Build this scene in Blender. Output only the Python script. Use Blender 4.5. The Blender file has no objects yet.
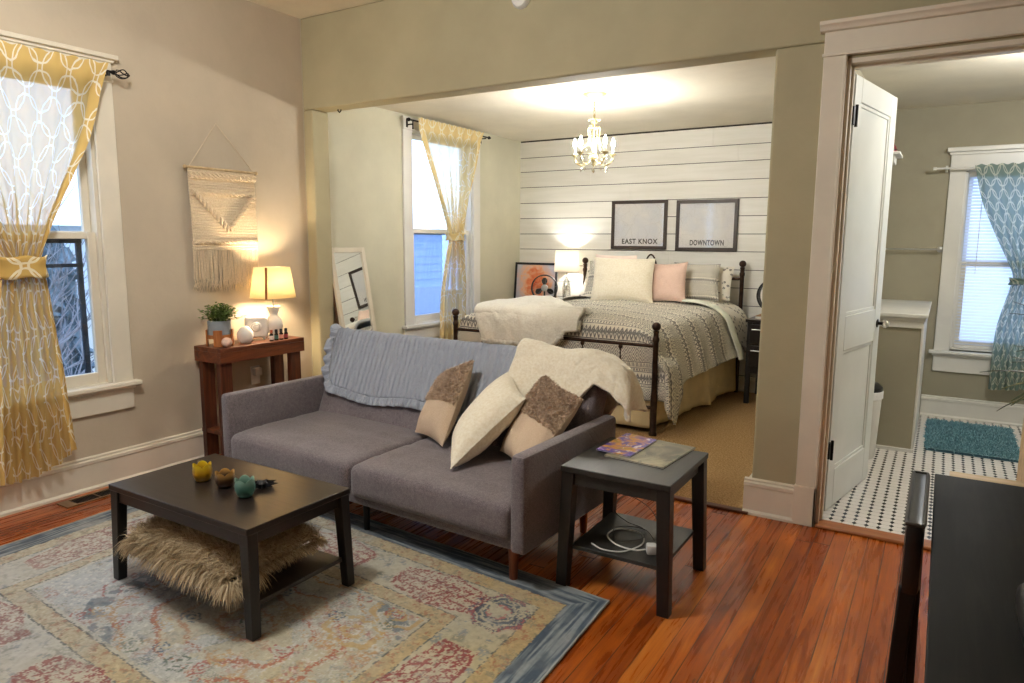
import bpy, math, random
import numpy as np
from mathutils import Vector, Matrix
rnd = random.Random(11)
nr = np.random.RandomState(5)
SC = bpy.context.scene
COL = SC.collection
PI = math.pi

# ------------------------------------------------------------------ mesh helpers
def wmat(o):
    m = Matrix.Identity(4)
    while o is not None:
        m = o.matrix_basis @ m
        o = o.parent
    return m

class MB:
    def __init__(s): s.V = []; s.F = []; s.UV = []; s.MI = []
    def add(s, vs, fs, uv=None):
        b = len(s.V); s.V += [tuple(v) for v in vs]
        for f in fs: s.F.append(tuple(b + i for i in f))
        if uv is not None:
            s.UV += list(uv)
        else:
            s.UV += [(0.0, 0.0)] * len(vs)
        return s
    def box(s, x0, x1, y0, y1, z0, z1):
        return s.add([(x0,y0,z0),(x1,y0,z0),(x1,y1,z0),(x0,y1,z0),(x0,y0,z1),(x1,y0,z1),(x1,y1,z1),(x0,y1,z1)],
            [(0,3,2,1),(4,5,6,7),(0,1,5,4),(1,2,6,5),(2,3,7,6),(3,0,4,7)])
    def beam(s, p, q, w, h, side=(1,0,0), w2=None, h2=None):
        p = Vector(p); q = Vector(q); d = (q-p).normalized()
        a = Vector(side); a = (a - d*a.dot(d)).normalized(); b = d.cross(a)
        w2 = w if w2 is None else w2; h2 = h if h2 is None else h2
        vs = []
        for c, ww, hh in ((p,w,h),(q,w2,h2)):
            for sa, sb in ((-1,-1),(1,-1),(1,1),(-1,1)): vs.append(c + a*sa*ww/2 + b*sb*hh/2)
        return s.add(vs, [(3,2,1,0),(4,5,6,7),(0,1,5,4),(1,2,6,5),(2,3,7,6),(3,0,4,7)])
    def leg(s, p, q, w, h, w2=None, h2=None):
        # board whose cut ends stay level (post with level top and bottom)
        w2 = w if w2 is None else w2; h2 = h if h2 is None else h2
        vs = []
        for (x,y,z), ww, hh in ((p,w,h),(q,w2,h2)):
            for sa, sb in ((-1,-1),(1,-1),(1,1),(-1,1)): vs.append((x+sa*ww/2, y+sb*hh/2, z))
        f = [(3,2,1,0),(4,5,6,7),(0,1,5,4),(1,2,6,5),(2,3,7,6),(3,0,4,7)]
        if q[2] < p[2]: f = [tuple(reversed(t)) for t in f]
        return s.add(vs, f)
    def tube(s, pts, r, n=8, closed=False):
        pts = [Vector(p) for p in pts]; m = len(pts)
        rs = r if isinstance(r, (list, tuple)) else [r]*m
        vs = []; prev = None
        for i, p in enumerate(pts):
            if closed: t = pts[(i+1) % m] - pts[i-1]
            else: t = pts[min(i+1, m-1)] - pts[max(i-1, 0)]
            if t.length < 1e-9: t = Vector((0,0,1))
            t.normalize()
            if prev is None:
                a = t.orthogonal().normalized()
            else:
                a = prev - t*prev.dot(t)
                a = a.normalized() if a.length > 1e-6 else t.orthogonal().normalized()
            prev = a; b = t.cross(a)
            for k in range(n):
                an = 2*PI*k/n; vs.append(p + (a*math.cos(an) + b*math.sin(an))*rs[i])
        fs = []
        for i in range(m if closed else m-1):
            j = (i+1) % m
            for k in range(n):
                l = (k+1) % n; fs.append((i*n+k, i*n+l, j*n+l, j*n+k))
        if not closed:
            fs.append(tuple(reversed(range(n)))); fs.append(tuple(range((m-1)*n, m*n)))
        return s.add(vs, fs)
    def lathe(s, prof, o=(0,0,0), n=24, axis='z', wob=None, caps=True):
        vs = []; o = Vector(o)
        for i, (r, z) in enumerate(prof):
            for k in range(n):
                a = 2*PI*k/n; rr = r if wob is None else r*wob(a, i)
                c = (rr*math.cos(a), rr*math.sin(a), z)
                if axis == 'x': c = (z, rr*math.cos(a), rr*math.sin(a))
                if axis == 'y': c = (rr*math.sin(a), z, rr*math.cos(a))
                vs.append(o + Vector(c))
        fs = []
        m = len(prof)
        for i in range(m-1):
            for k in range(n):
                l = (k+1) % n; fs.append((i*n+k, i*n+l, (i+1)*n+l, (i+1)*n+k))
        if caps and prof[0][0] > 1e-6: fs.append(tuple(reversed(range(n))))
        if caps and prof[-1][0] > 1e-6: fs.append(tuple(range((m-1)*n, m*n)))
        return s.add(vs, fs)
    def sphere(s, c, r, n=16, m=10, sq=(1,1,1)):
        c = Vector(c); prof = []
        vs = []; fs = []
        for i in range(m+1):
            ph = PI*i/m
            for k in range(n):
                a = 2*PI*k/n
                vs.append(c + Vector((r*sq[0]*math.sin(ph)*math.cos(a), r*sq[1]*math.sin(ph)*math.sin(a), -r*sq[2]*math.cos(ph))))
        for i in range(m):
            for k in range(n):
                l = (k+1) % n; fs.append((i*n+k, i*n+l, (i+1)*n+l, (i+1)*n+k))
        return s.add(vs, fs)
    def grid(s, P, UV=None, closed=False):
        P = np.asarray(P, float); a, b = P.shape[:2]
        vs = P.reshape(-1, 3).tolist()
        fs = []
        for i in range(a-1 if not closed else a):
            i2 = (i+1) % a
            for j in range(b-1):
                fs.append((i*b+j, i2*b+j, i2*b+j+1, i*b+j+1))
        uv = None if UV is None else [tuple(t) for t in np.asarray(UV).reshape(-1, 2)]
        return s.add(vs, fs, uv)
    def prism(s, poly, a0, a1, axis='y'):
        # poly in the plane perpendicular to axis (x,z for y; y,z for x; x,y for z)
        n = len(poly)
        def P(c, a):
            return {'y': (c[0], a, c[1]), 'x': (a, c[0], c[1]), 'z': (c[0], c[1], a)}[axis]
        vs = [P(c, a0) for c in poly] + [P(c, a1) for c in poly]
        fs = [tuple(range(n)), tuple(reversed(range(n, 2*n)))]
        for i in range(n):
            j = (i+1) % n; fs.append((j, i, n+i, n+j))
        return s.add(vs, fs)
    def build(s, name, mat, parent=None, smooth=True, bevel=0, solid=0, sub=0, angle=38, local=False, fixn=False, solid_off=0):
        V = np.array(s.V, float)
        me = bpy.data.meshes.new(name)
        org = None
        if parent is not None and not local:
            inv = np.array(wmat(parent).inverted())
            V = V @ inv[:3,:3].T + inv[:3,3]
        elif parent is None and not local:
            lo = V.min(0); hi = V.max(0); org = np.array([(lo[0]+hi[0])/2, (lo[1]+hi[1])/2, lo[2]]); V = V - org
        me.from_pydata(V.tolist(), [], s.F)
        ul = me.uv_layers.new(name='UVMap')
        li = np.empty(len(me.loops), dtype=np.int32); me.loops.foreach_get('vertex_index', li)
        ul.data.foreach_set('uv', np.array(s.UV, dtype=np.float32)[li].ravel())
        if fixn:
            import bmesh
            bm = bmesh.new(); bm.from_mesh(me); bmesh.ops.recalc_face_normals(bm, faces=bm.faces); bm.to_mesh(me); bm.free()
        if smooth:
            me.polygons.foreach_set('use_smooth', [True]*len(me.polygons))
            me.set_sharp_from_angle(angle=math.radians(angle))
        me.validate()
        ms = mat if isinstance(mat, (list, tuple)) else [mat]
        for m in ms: me.materials.append(m)
        o = bpy.data.objects.new(name, me); COL.objects.link(o)
        if org is not None: o.location = org
        if parent is not None: o.parent = parent
        if solid:
            m = o.modifiers.new('s', 'SOLIDIFY'); m.thickness = solid; m.offset = solid_off
        if sub:
            m = o.modifiers.new('u', 'SUBSURF'); m.levels = sub; m.render_levels = sub
        if bevel:
            m = o.modifiers.new('b', 'BEVEL'); m.width = bevel; m.segments = 2; m.limit_method = 'ANGLE'; m.angle_limit = math.radians(40)
            m.harden_normals = False
        return o

def tag(o, label=None, cat=None, group=None, kind=None):
    if label: o['label'] = label
    if cat: o['category'] = cat
    if group: o['group'] = group
    if kind: o['kind'] = kind
    return o

def thing(name, label, cat, loc=(0,0,0), rz=0, group=None, rot=None):
    o = bpy.data.objects.new(name, None); COL.objects.link(o)
    o.location = loc; o.rotation_euler = rot if rot else (0,0,rz)
    o.empty_display_size = .1
    return tag(o, label, cat, group)

def copy_tree(o, parent=None):
    c = o.copy(); COL.objects.link(c)
    if parent is not None: c.parent = parent
    for ch in [k for k in bpy.data.objects if k.parent == o]: copy_tree(ch, c)
    return c

def cr(P, n):
    """Catmull-Rom resampling of the first axis of P to n samples."""
    P = np.asarray(P, float); m = P.shape[0]
    if m == 2:
        t = np.linspace(0, 1, n).reshape((n,)+(1,)*(P.ndim-1)); return P[0]*(1-t) + P[1]*t
    Q = np.concatenate([[2*P[0]-P[1]], P, [2*P[-1]-P[-2]]])
    t = np.linspace(0, m-1-1e-9, n); i = t.astype(int); f = (t-i).reshape((n,)+(1,)*(P.ndim-1))
    a, b, c, d = Q[i], Q[i+1], Q[i+2], Q[i+3]
    return .5*((2*b) + (c-a)*f + (2*a-5*b+4*c-d)*f**2 + (3*b-a-3*c+d)*f**3)

def patch(net, nu, nv):
    P = cr(net, nu); P = np.swapaxes(cr(np.swapaxes(P, 0, 1), nv), 0, 1)
    return P

def arcuv(P):
    du = np.linalg.norm(np.diff(P, axis=0), axis=2).mean(1); dv = np.linalg.norm(np.diff(P, axis=1), axis=2).mean(0)
    u = np.concatenate([[0], np.cumsum(du)]); v = np.concatenate([[0], np.cumsum(dv)])
    U, W = np.meshgrid(u, v, indexing='ij'); return np.stack([U, W], -1)

def gnormals(P):
    a = np.gradient(P, axis=0); b = np.gradient(P, axis=1); n = np.cross(a, b)
    return n/np.maximum(np.linalg.norm(n, axis=2, keepdims=True), 1e-9)

def vnoise(x, y, seed=0):
    """smooth value noise in 0..1 on arrays."""
    xi = np.floor(x).astype(np.int64); yi = np.floor(y).astype(np.int64); fx = x-xi; fy = y-yi
    fx = fx*fx*(3-2*fx); fy = fy*fy*(3-2*fy)
    def h(a, b):
        n = (a*374761393 + b*668265263 + seed*1442695041) & 0x7fffffff
        n = ((n ^ (n >> 13))*1274126177) & 0x7fffffff
        return ((n ^ (n >> 16)) & 0xffff)/65535.0
    return (h(xi,yi)*(1-fx)+h(xi+1,yi)*fx)*(1-fy) + (h(xi,yi+1)*(1-fx)+h(xi+1,yi+1)*fx)*fy

def fbm(x, y, seed=0, o=4):
    s = 0; a = .5; t = 0
    for k in range(o):
        s = s + a*vnoise(x*2**k, y*2**k, seed+k); t += a; a *= .55
    return s/t

def tufts(mb, P, N, L, w, droop=.5, jit=.5, seg=3, seed=1, flat=None):
    r = np.random.RandomState(seed); n = len(P)
    P = np.asarray(P, float); N = np.asarray(N, float)
    d = N + r.normal(0, jit, (n, 3)); d /= np.linalg.norm(d, axis=1, keepdims=True)
    side = np.cross(d, r.normal(0, 1, (n, 3))); side /= np.maximum(np.linalg.norm(side, axis=1, keepdims=True), 1e-6)
    Ls = L*(.6 + .7*r.rand(n, 1)); g = np.array([0, 0, -1.0])
    pts = []; p = P.copy()
    for k in range(seg+1):
        ww = w*(1-.85*(k/seg)**1.5)
        pts.append((p - side*ww/2, p + side*ww/2))
        dd = d + g*droop*(k+1)/seg; dd /= np.linalg.norm(dd, axis=1, keepdims=True)
        p = p + dd*Ls/seg
        if flat is not None: p[:, 2] = np.maximum(p[:, 2], flat)
    A = np.stack([np.stack(q, 1) for q in pts], 1)  # n,seg+1,2,3
    vs = A.reshape(-1, 3).tolist(); fs = []; st = (seg+1)*2
    for i in range(n):
        b = i*st
        for k in range(seg): fs.append((b+2*k, b+2*k+1, b+2*k+3, b+2*k+2))
    uv = np.repeat(r.rand(n), st); mb.add(vs, fs, [(float(u), 0.) for u in uv])
    return mb

# ------------------------------------------------------------------ node helpers
def lin(c):
    return tuple((x/255/12.92) if x/255 <= .04045 else ((x/255+.055)/1.055)**2.4 for x in c[:3]) + (1.0,)

class S:
    """wrapper for a scalar socket with arithmetic."""
    def __init__(s, nt, o): s.nt = nt; s.o = o
    def _m(s, op, *a):
        n = s.nt.nodes.new('ShaderNodeMath'); n.operation = op
        for i, x in enumerate(a):
            if isinstance(x, S): s.nt.links.new(x.o, n.inputs[i])
            else: n.inputs[i].default_value = float(x)
        return S(s.nt, n.outputs[0])
    def __add__(s, b): return s._m('ADD', s, b)
    def __radd__(s, b): return s._m('ADD', b, s)
    def __sub__(s, b): return s._m('SUBTRACT', s, b)
    def __rsub__(s, b): return s._m('SUBTRACT', b, s)
    def __mul__(s, b): return s._m('MULTIPLY', s, b)
    __rmul__ = __mul__
    def __truediv__(s, b): return s._m('DIVIDE', s, b)
    def fract(s): return s._m('FRACT', s)
    def floor(s): return s._m('FLOOR', s)
    def abs(s): return s._m('ABSOLUTE', s)
    def sqrt(s): return s._m('SQRT', s)
    def sin(s): return s._m('SINE', s)
    def lt(s, b): return s._m('LESS_THAN', s, b)
    def gt(s, b): return s._m('GREATER_THAN', s, b)
    def min(s, b): return s._m('MINIMUM', s, b)
    def max(s, b): return s._m('MAXIMUM', s, b)
    def mod(s, b): return s._m('PINGPONG', s, b)
    def sstep(s, a, b):
        n = s.nt.nodes.new('ShaderNodeMapRange'); n.interpolation_type = 'SMOOTHSTEP'
        s.nt.links.new(s.o, n.inputs['Value']); n.inputs['From Min'].default_value = a; n.inputs['From Max'].default_value = b
        return S(s.nt, n.outputs['Result'])

class Mat:
    def __init__(s, name, rough=.6, metal=0, spec=.5, color=(200,200,200)):
        m = bpy.data.materials.new(name); m.use_nodes = True; s.m = m; s.nt = m.node_tree
        s.b = s.nt.nodes['Principled BSDF']; s.out = s.nt.nodes['Material Output']
        s.b.inputs['Roughness'].default_value = rough; s.b.inputs['Metallic'].default_value = metal
        s.b.inputs['Specular IOR Level'].default_value = spec
        s.b.inputs['Base Color'].default_value = lin(color)
    def tex(s, what='obj'):
        n = s.nt.nodes.new('ShaderNodeTexCoord'); return n.outputs[{'obj':'Object','uv':'UV','gen':'Generated'}[what]]
    def pos(s):
        return s.nt.nodes.new('ShaderNodeNewGeometry').outputs['Position']
    def sep(s, vec):
        n = s.nt.nodes.new('ShaderNodeSeparateXYZ'); s.nt.links.new(vec, n.inputs[0]); return [S(s.nt, n.outputs[i]) for i in range(3)]
    def comb(s, x, y, z=0):
        n = s.nt.nodes.new('ShaderNodeCombineXYZ')
        for i, v in enumerate((x, y, z)):
            if isinstance(v, S): s.nt.links.new(v.o, n.inputs[i])
            else: n.inputs[i].default_value = v
        return n.outputs[0]
    def noise(s, vec, scale=5, detail=4, rough=.55, dist=0, col=False):
        n = s.nt.nodes.new('ShaderNodeTexNoise'); s.nt.links.new(vec, n.inputs['Vector'])
        n.inputs['Scale'].default_value = scale; n.inputs['Detail'].default_value = detail; n.inputs['Roughness'].default_value = rough
        n.inputs['Distortion'].default_value = dist
        return S(s.nt, n.outputs['Fac'])
    def wnoise(s, vec):
        n = s.nt.nodes.new('ShaderNodeTexWhiteNoise'); s.nt.links.new(vec, n.inputs['Vector']); return S(s.nt, n.outputs['Value'])
    def voro(s, vec, scale=5, feature='F1'):
        n = s.nt.nodes.new('ShaderNodeTexVoronoi'); n.feature = feature; s.nt.links.new(vec, n.inputs['Vector']); n.inputs['Scale'].default_value = scale
        return S(s.nt, n.outputs['Distance'])
    def mapv(s, vec, sc=(1,1,1), loc=(0,0,0), rot=(0,0,0)):
        n = s.nt.nodes.new('ShaderNodeMapping'); s.nt.links.new(vec, n.inputs[0])
        n.inputs['Scale'].default_value = sc; n.inputs['Location'].default_value = loc; n.inputs['Rotation'].default_value = rot
        return n.outputs[0]
    def mix(s, f, a, b, mode='MIX'):
        n = s.nt.nodes.new('ShaderNodeMix'); n.data_type = 'RGBA'; n.blend_type = mode
        for i, x in ((0, f), (6, a), (7, b)):
            if isinstance(x, S): s.nt.links.new(x.o, n.inputs[i])
            elif isinstance(x, (int, float)): n.inputs[i].default_value = float(x)
            elif isinstance(x, tuple): n.inputs[i].default_value = lin(x)
            else: s.nt.links.new(x, n.inputs[i])
        return n.outputs[2]
    def ramp(s, f, stops):
        n = s.nt.nodes.new('ShaderNodeValToRGB'); s.nt.links.new(f.o, n.inputs[0]); e = n.color_ramp.elements
        while len(e) < len(stops): e.new(.5)
        for k, (p, c) in enumerate(stops): e[k].position = p; e[k].color = lin(c)
        return n.outputs[0]
    def attr(s, name='Col'):
        n = s.nt.nodes.new('ShaderNodeAttribute'); n.attribute_name = name; return n.outputs['Color']
    def color(s, c):
        if isinstance(c, tuple): s.b.inputs['Base Color'].default_value = lin(c)
        else: s.nt.links.new(c, s.b.inputs['Base Color'])
        return s
    def rough(s, v): s.nt.links.new(v.o, s.b.inputs['Roughness']); return s
    def bump(s, h, strength=.3, dist=.01):
        n = s.nt.nodes.new('ShaderNodeBump'); n.inputs['Strength'].default_value = strength; n.inputs['Distance'].default_value = dist
        s.nt.links.new(h.o, n.inputs['Height']); s.nt.links.new(n.outputs[0], s.b.inputs['Normal']); return s
    def translucent(s, col, fac=.5):
        t = s.nt.nodes.new('ShaderNodeBsdfTranslucent'); mx = s.nt.nodes.new('ShaderNodeMixShader'); mx.inputs[0].default_value = fac
        if isinstance(col, tuple): t.inputs[0].default_value = lin(col)
        else: s.nt.links.new(col, t.inputs[0])
        s.nt.links.new(s.b.outputs[0], mx.inputs[1]); s.nt.links.new(t.outputs[0], mx.inputs[2]); s.nt.links.new(mx.outputs[0], s.out.inputs[0])
        s.last = mx; return s
    def see_through(s, fac, tint=(255,255,255)):
        t = s.nt.nodes.new('ShaderNodeBsdfTransparent'); t.inputs[0].default_value = lin(tint)
        mx = s.nt.nodes.new('ShaderNodeMixShader'); mx.inputs[0].default_value = fac
        src = s.out.inputs[0].links[0].from_socket
        s.nt.links.new(src, mx.inputs[1]); s.nt.links.new(t.outputs[0], mx.inputs[2]); s.nt.links.new(mx.outputs[0], s.out.inputs[0])
        return s
    def emit(s, c, st):
        s.b.inputs['Emission Color'].default_value = lin(c); s.b.inputs['Emission Strength'].default_value = st; return s

def simple(name, c, rough=.6, metal=0, var=.06, scale=8, bump=0, bscale=60, spec=.5):
    M = Mat(name, rough, metal, spec)
    v = M.tex('obj'); n = M.noise(v, scale, 4)
    lo = tuple(max(0, x*(1-var)) for x in c); hi = tuple(min(255, x*(1+var)) for x in c)
    M.color(M.mix(n.sstep(.3, .7), lo, hi))
    if bump: M.bump(M.noise(v, bscale, 3), bump, .004)
    return M.m

# ------------------------------------------------------------------ materials
def paint(name, c):
    M = Mat(name, .75, spec=.25); p = M.pos(); n = M.noise(p, 1.3, 5, .6); n2 = M.noise(p, 22, 4)
    M.color(M.mix(n.sstep(.3,.72), tuple(x*.965 for x in c), tuple(min(255, x*1.03) for x in c)))
    M.bump(n2 + M.noise(p, 5, 3)*1.6, .16, .008); return M.m
m_wall = paint('wall_paint_rosy_beige', (192,178,156))
m_walld = paint('wall_paint_olive_beige', (174,165,134))
m_wallbed = paint('wall_paint_pale', (206,202,180))
m_wallbath = paint('wall_paint_olive', (164,158,138))
m_ceil = paint('ceiling_paint', (222,214,196))
m_trim = simple('cream_trim_gloss', (224,215,196), .38, var=.025, scale=3)
m_trimw = simple('white_trim_gloss', (226,224,218), .35, var=.02, scale=3)
m_black = simple('black_metal', (24,22,21), .4, .6, .1)
m_bronze = simple('dark_bronze_metal', (66,48,38), .42, .75, .15, 20)
m_silver = simple('brushed_silver', (190,190,188), .3, 1, .05)
m_blackpl = simple('black_plastic', (20,20,22), .35, 0, .1)
m_whitecer = simple('white_ceramic', (232,226,216), .25, 0, .02)
m_white = simple('white_plastic', (228,226,220), .4, 0, .02)

def wood_floor():
    M = Mat('orange_pine_floor', .28); p = M.pos(); x, y, z = M.sep(p)
    u = x/.078 + 3.0; col = u.floor(); fr = u.fract()
    rv = M.wnoise(M.comb(col, 1.3)); 
    yy = y + rv*3.7; seg = (yy/3.8).floor(); sf = (yy/3.8).fract()
    rv2 = M.wnoise(M.comb(col, seg, 2.7))
    gv = M.comb(x*26 + rv2*40, y*1.6 + rv*9, 0)
    g = M.noise(gv, 1.0, 5, .6, 1.2)
    g2 = M.noise(M.comb(x*120 + rv2*10, y*4.0, 0), 1.0, 3, .6)
    big = M.noise(p, 1.7, 4, .6)
    c1 = M.ramp(g*.50 + g2*.18 + rv*.20 + rv2*.12, [(.26,(80,30,6)),(.43,(142,64,13)),(.56,(182,94,24)),(.76,(220,146,64))])
    c2 = M.mix(big.sstep(.45,.75)*.45, c1, (104,42,14))
    gap = (fr - .5).abs().gt(.474)
    gn = M.noise(M.comb(col*3.1, y*2.2), 1.0, 3)
    gap = gap * gn.sstep(.32,.5)
    endg = ((sf-.5).abs().gt(.4990))
    gp = gap.max(endg)
    kn = M.voro(M.comb(x*3.1, y*.9), 2.2).lt(.045)
    c3 = M.mix(kn*.6, c2, (60,24,10))
    M.color(M.mix(gp*.92, c3, (22,10,6)))
    M.rough((g*.16 + .2) + gp*.5)
    M.bump(g*.25 - gp*2.0 + rv2*.3, .25, .004); return M.m
m_floor = wood_floor()

def tile():
    M = Mat('white_octagon_tile', .22); p = M.pos(); x, y, z = M.sep(p)
    a = .058
    fx = (x/a).fract() - .5; fy = (y/a).fract() - .5
    d = fx.abs() + fy.abs()
    dot = ((fx.abs()*1.3 + fy.abs()*.72)).lt(.29)
    # grout lines half a cell away from the dots, between the octagons
    gl = ((fx.abs()).lt(.02)).max((fy.abs()).lt(.02))
    w = M.noise(p, 6, 3)
    base = M.mix(w, (226,220,212), (240,236,230))
    c = M.mix(gl*.75, base, (120,116,110))
    M.color(M.mix(dot, c, (22,24,30)))
    M.bump(gl*-1.0, .3, .002); return M.m
m_tile = tile()

def carpet():
    M = Mat('tan_berber_carpet', .95, spec=.1); p = M.pos(); n = M.noise(p, 90, 3); b = M.noise(p, 7, 4)
    c = M.mix(n.sstep(.3,.7), (150,116,74), (204,172,124)); M.color(M.mix(b*.35, c, (170,132,84)))
    M.bump(n + M.voro(p, 110), .9, .012); return M.m
m_carpet = carpet()

def shiplap():
    M = Mat('white_shiplap_paint', .5, spec=.3); p = M.pos(); x, y, z = M.sep(p)
    g = M.noise(M.comb(x*1.2, y, z*14), 1.5, 4)
    M.color(M.mix(g.sstep(.3,.7), (228,226,216), (236,234,226))); M.bump(g, .08, .004); return M.m
m_ship = shiplap()

def woodm(name, dark, mid, light, sc=1.0, rough=.4, ax=0):
    M = Mat(name, rough); v = M.tex('obj'); x, y, z = M.sep(v)
    c = [x, y, z]; k = [22*sc]*3; k[ax] = 1.6*sc
    g = M.noise(M.comb(c[0]*k[0], c[1]*k[1], c[2]*k[2]), 1.0, 5, .62, 1.0); h = M.noise(v, 3*sc, 3)
    M.color(M.ramp(g*.8 + h*.2, [(.3,dark),(.5,mid),(.7,light)])); M.bump(g, .15, .003); return M.m
m_console = woodm('rustic_stained_wood', (44,18,8), (92,44,20), (132,70,34), 1, .42, 1)
m_consolev = woodm('rustic_stained_wood_upright', (38,15,7), (80,36,17), (120,62,30), 1, .42, 2)
m_espresso = woodm('espresso_laminate', (24,18,15), (32,25,21), (42,33,28), 1.5, .30, 0)
m_espv = woodm('espresso_legs', (19,16,15), (26,22,20), (32,28,25), 1.5, .4, 2)
m_blackoak = woodm('black_wood_grain', (26,25,23), (36,35,32), (48,46,42), 2.0, .42, 1)
m_legwood = woodm('sofa_leg_wood', (92,40,18), (134,66,32), (160,86,46), 1, .35, 2)
m_palewood = woodm('pale_wood', (178,148,104), (204,176,132), (222,198,158), 1, .5, 0)
m_honey = woodm('honey_wood_stand', (120,66,30), (164,98,50), (190,126,70), 2, .4, 2)

def fabric(name, c1, c2, sc=260, bump=.5, rough=.9, big=.3):
    M = Mat(name, rough, spec=.2); v = M.tex('obj'); n = M.noise(v, sc, 2); b = M.noise(v, 6, 4); x, y, z = M.sep(v)
    M.color(M.mix(b*big, M.mix(n.sstep(.3,.7), c1, c2), tuple(t*.8 for t in c1))); M.bump(n, bump, .003); return M.m
def sofa_fabric():
    M = Mat('charcoal_tweed', .88, spec=.25); v = M.tex('obj'); x, y, z = M.sep(v)
    n = M.noise(v, 240, 2); n2 = M.noise(M.mapv(v, (1,1,1)), 60, 3); b = M.noise(v, 5, 4)
    c = M.mix(n.sstep(.3,.7), (84,76,78), (132,122,124)); c = M.mix(n2.sstep(.4,.7)*.35, c, (66,60,64))
    M.color(M.mix(b.sstep(.3,.8)*.25, c, (140,130,132)))
    q = (((x + y*.9 + z*.9)*3.3).fract() - .5).abs(); q2 = (((x - y*.9 - z*.9)*3.3).fract() - .5).abs()
    seam = (q.min(q2)).lt(.018)
    M.bump(n*.5 + n2*.4 - seam*1.2, .5, .004)
    try: M.b.inputs['Sheen Weight'].default_value = .3; M.b.inputs['Sheen Roughness'].default_value = .5
    except Exception: pass
    return M.m
m_sofa = sofa_fabric()
m_quilt = None
def quiltm():
    M = Mat('blue_chambray_quilt', .9, spec=.15); u, v, _ = M.sep(M.tex('uv'))
    pz = M.comb(u, v); n = M.noise(M.comb(u*40, v*9), 1.0, 4, .6); n2 = M.noise(pz, 300, 2)
    st = ((u*26 + n*.9).fract() - .5).abs()
    M.color(M.mix(n2.sstep(.3,.7)*.6 + n*.3, (142,149,162), (190,196,206)))
    M.bump(st*1.6 + n*1.6, .9, .018); return M.m
m_quilt = quiltm()
def plush(name, c1, c2, sc=90, bump=.8, dist=.008):
    M = Mat(name, .95, spec=.1); v = M.tex('obj'); n = M.noise(v, sc, 4, .6); b = M.noise(v, 9, 3)
    M.color(M.mix(n.sstep(.25,.75), c1, c2)); M.bump(n + b*.4, bump, dist)
    try: M.b.inputs['Sheen Weight'].default_value = .4
    except Exception: pass
    return M.m
m_cream = plush('cream_plush', (232,220,192), (246,238,218), 70, .5)
m_creamw = plush('white_plush', (232,226,210), (246,242,230), 70, .5)
m_pink = plush('blush_velvet', (224,190,172), (236,206,190), 120, .25, .004)
m_tan = fabric('tan_linen', (196,172,146), (214,192,166), 300, .35)
m_loop = plush('taupe_loop_pile', (186,158,132), (222,198,172), 60, .8, .015)
m_shag = Mat('cream_shag', .9, spec=.15)
_u, _v, _w = m_shag.sep(m_shag.tex('uv'))
m_shag.color(m_shag.mix(_u, (168,146,112), (214,196,164))); m_shag = m_shag.m
m_rope = plush('macrame_cotton', (206,184,150), (232,214,184), 130, .5, .004)

def trellis(name, base, line, fac, cell=.135, r=.58, sheer=.0, lw=.05, ztop=None, uh=.7):
    M = Mat(name, .85, spec=.15); u, v, _ = M.sep(M.tex('uv'))
    wob = M.noise(M.comb(u, v), 7, 3)
    a = (u + v*.8)/cell + wob*.3; b = (v*.8 - u)/cell + wob*.3
    fa = a.fract(); fb = b.fract(); best = None
    for i in (0, 1):
        for j in (0, 1):
            dx = fa - i; dy = fb - j
            d = ((dx*dx + dy*dy).sqrt() - r).abs()
            best = d if best is None else best.min(d)
    ln = best.lt(lw)
    weave = M.noise(M.comb(u*400, v*400), 1.0, 2)
    bc = M.mix(weave*.3, base, tuple(min(255, t*1.1) for t in base))
    c = M.mix(ln, bc, line)
    M.color(c); M.translucent(c, fac)
    if sheer:
        M.see_through(sheer)
        if ztop is not None:
            mask = v.sstep(ztop, ztop-.10)*((u - 3.0).abs()).lt(uh)
            mx = M.out.inputs[0].links[0].from_node; M.nt.links.new((mask*sheer).o, mx.inputs[0])
            M.nt.links.new((mask*(fac*.75) + fac*.25).o, M.last.inputs[0])
    return M.m
m_cury = trellis('yellow_trellis_curtain', (214,182,112), (244,236,214), .5, .205, .60, sheer=.22, lw=.03, ztop=2.43, uh=.67)
m_cury2 = trellis('pale_yellow_trellis_curtain', (228,204,146), (242,236,214), .55, .205, .60, sheer=.36, lw=.03, ztop=2.53, uh=.60)
m_curt = trellis('teal_trellis_curtain', (126,148,140), (210,214,198), .4, .15, .60, sheer=.12, lw=.045)

def comforter():
    M = Mat('black_white_tribal_cotton', .9, spec=.15); u, v, _ = M.sep(M.tex('uv'))
    # u runs across the bands, v along them (metres)
    P = .26; t = (u/P).fract()*P; 
    def band(a, b): return t.gt(a)*t.lt(b)
    wob = M.noise(M.comb(u, v), 60, 2)
    zig = ((v/.035).fract() - .5).abs()*2
    dia = (((v/.06).fract() - .5).abs()*2 + ((t - .05).abs()/.04))
    d1 = ((dia*2).fract()).lt(.44)*band(.010,.090)
    l1 = band(.095,.101).max(band(.115,.121)).max(band(.003,.008)).max(band(.2,.205)).max(band(.225,.229))
    dots = ((v/.018).fract()).lt(.5)*band(.104,.112)
    zz = ((((t-.125)/.035 - zig).abs())).lt(.3)*band(.122,.165)
    zz2 = ((((t-.15)/.03 - zig).abs())).lt(.35)*band(.15,.195)
    dots2 = ((v/.024).fract()).lt(.45)*band(.208,.222)
    tri = ((zig*.055) .gt((t-.235)))*band(.235,.29)
    tri2 = ((((v/.035).fract()*3).fract()).lt(.5))*tri
    a = d1.max(l1).max(dots).max(zz).max(zz2).max(dots2).max(tri2)
    a = a*(wob.sstep(.25,.45))
    c = M.mix(a*.80, (234,228,212), (72,72,80))
    M.color(c)
    n = M.noise(M.comb(u, v), 9, 4); M.bump(n, .35, .02); return M.m
m_comf = comforter()
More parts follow.
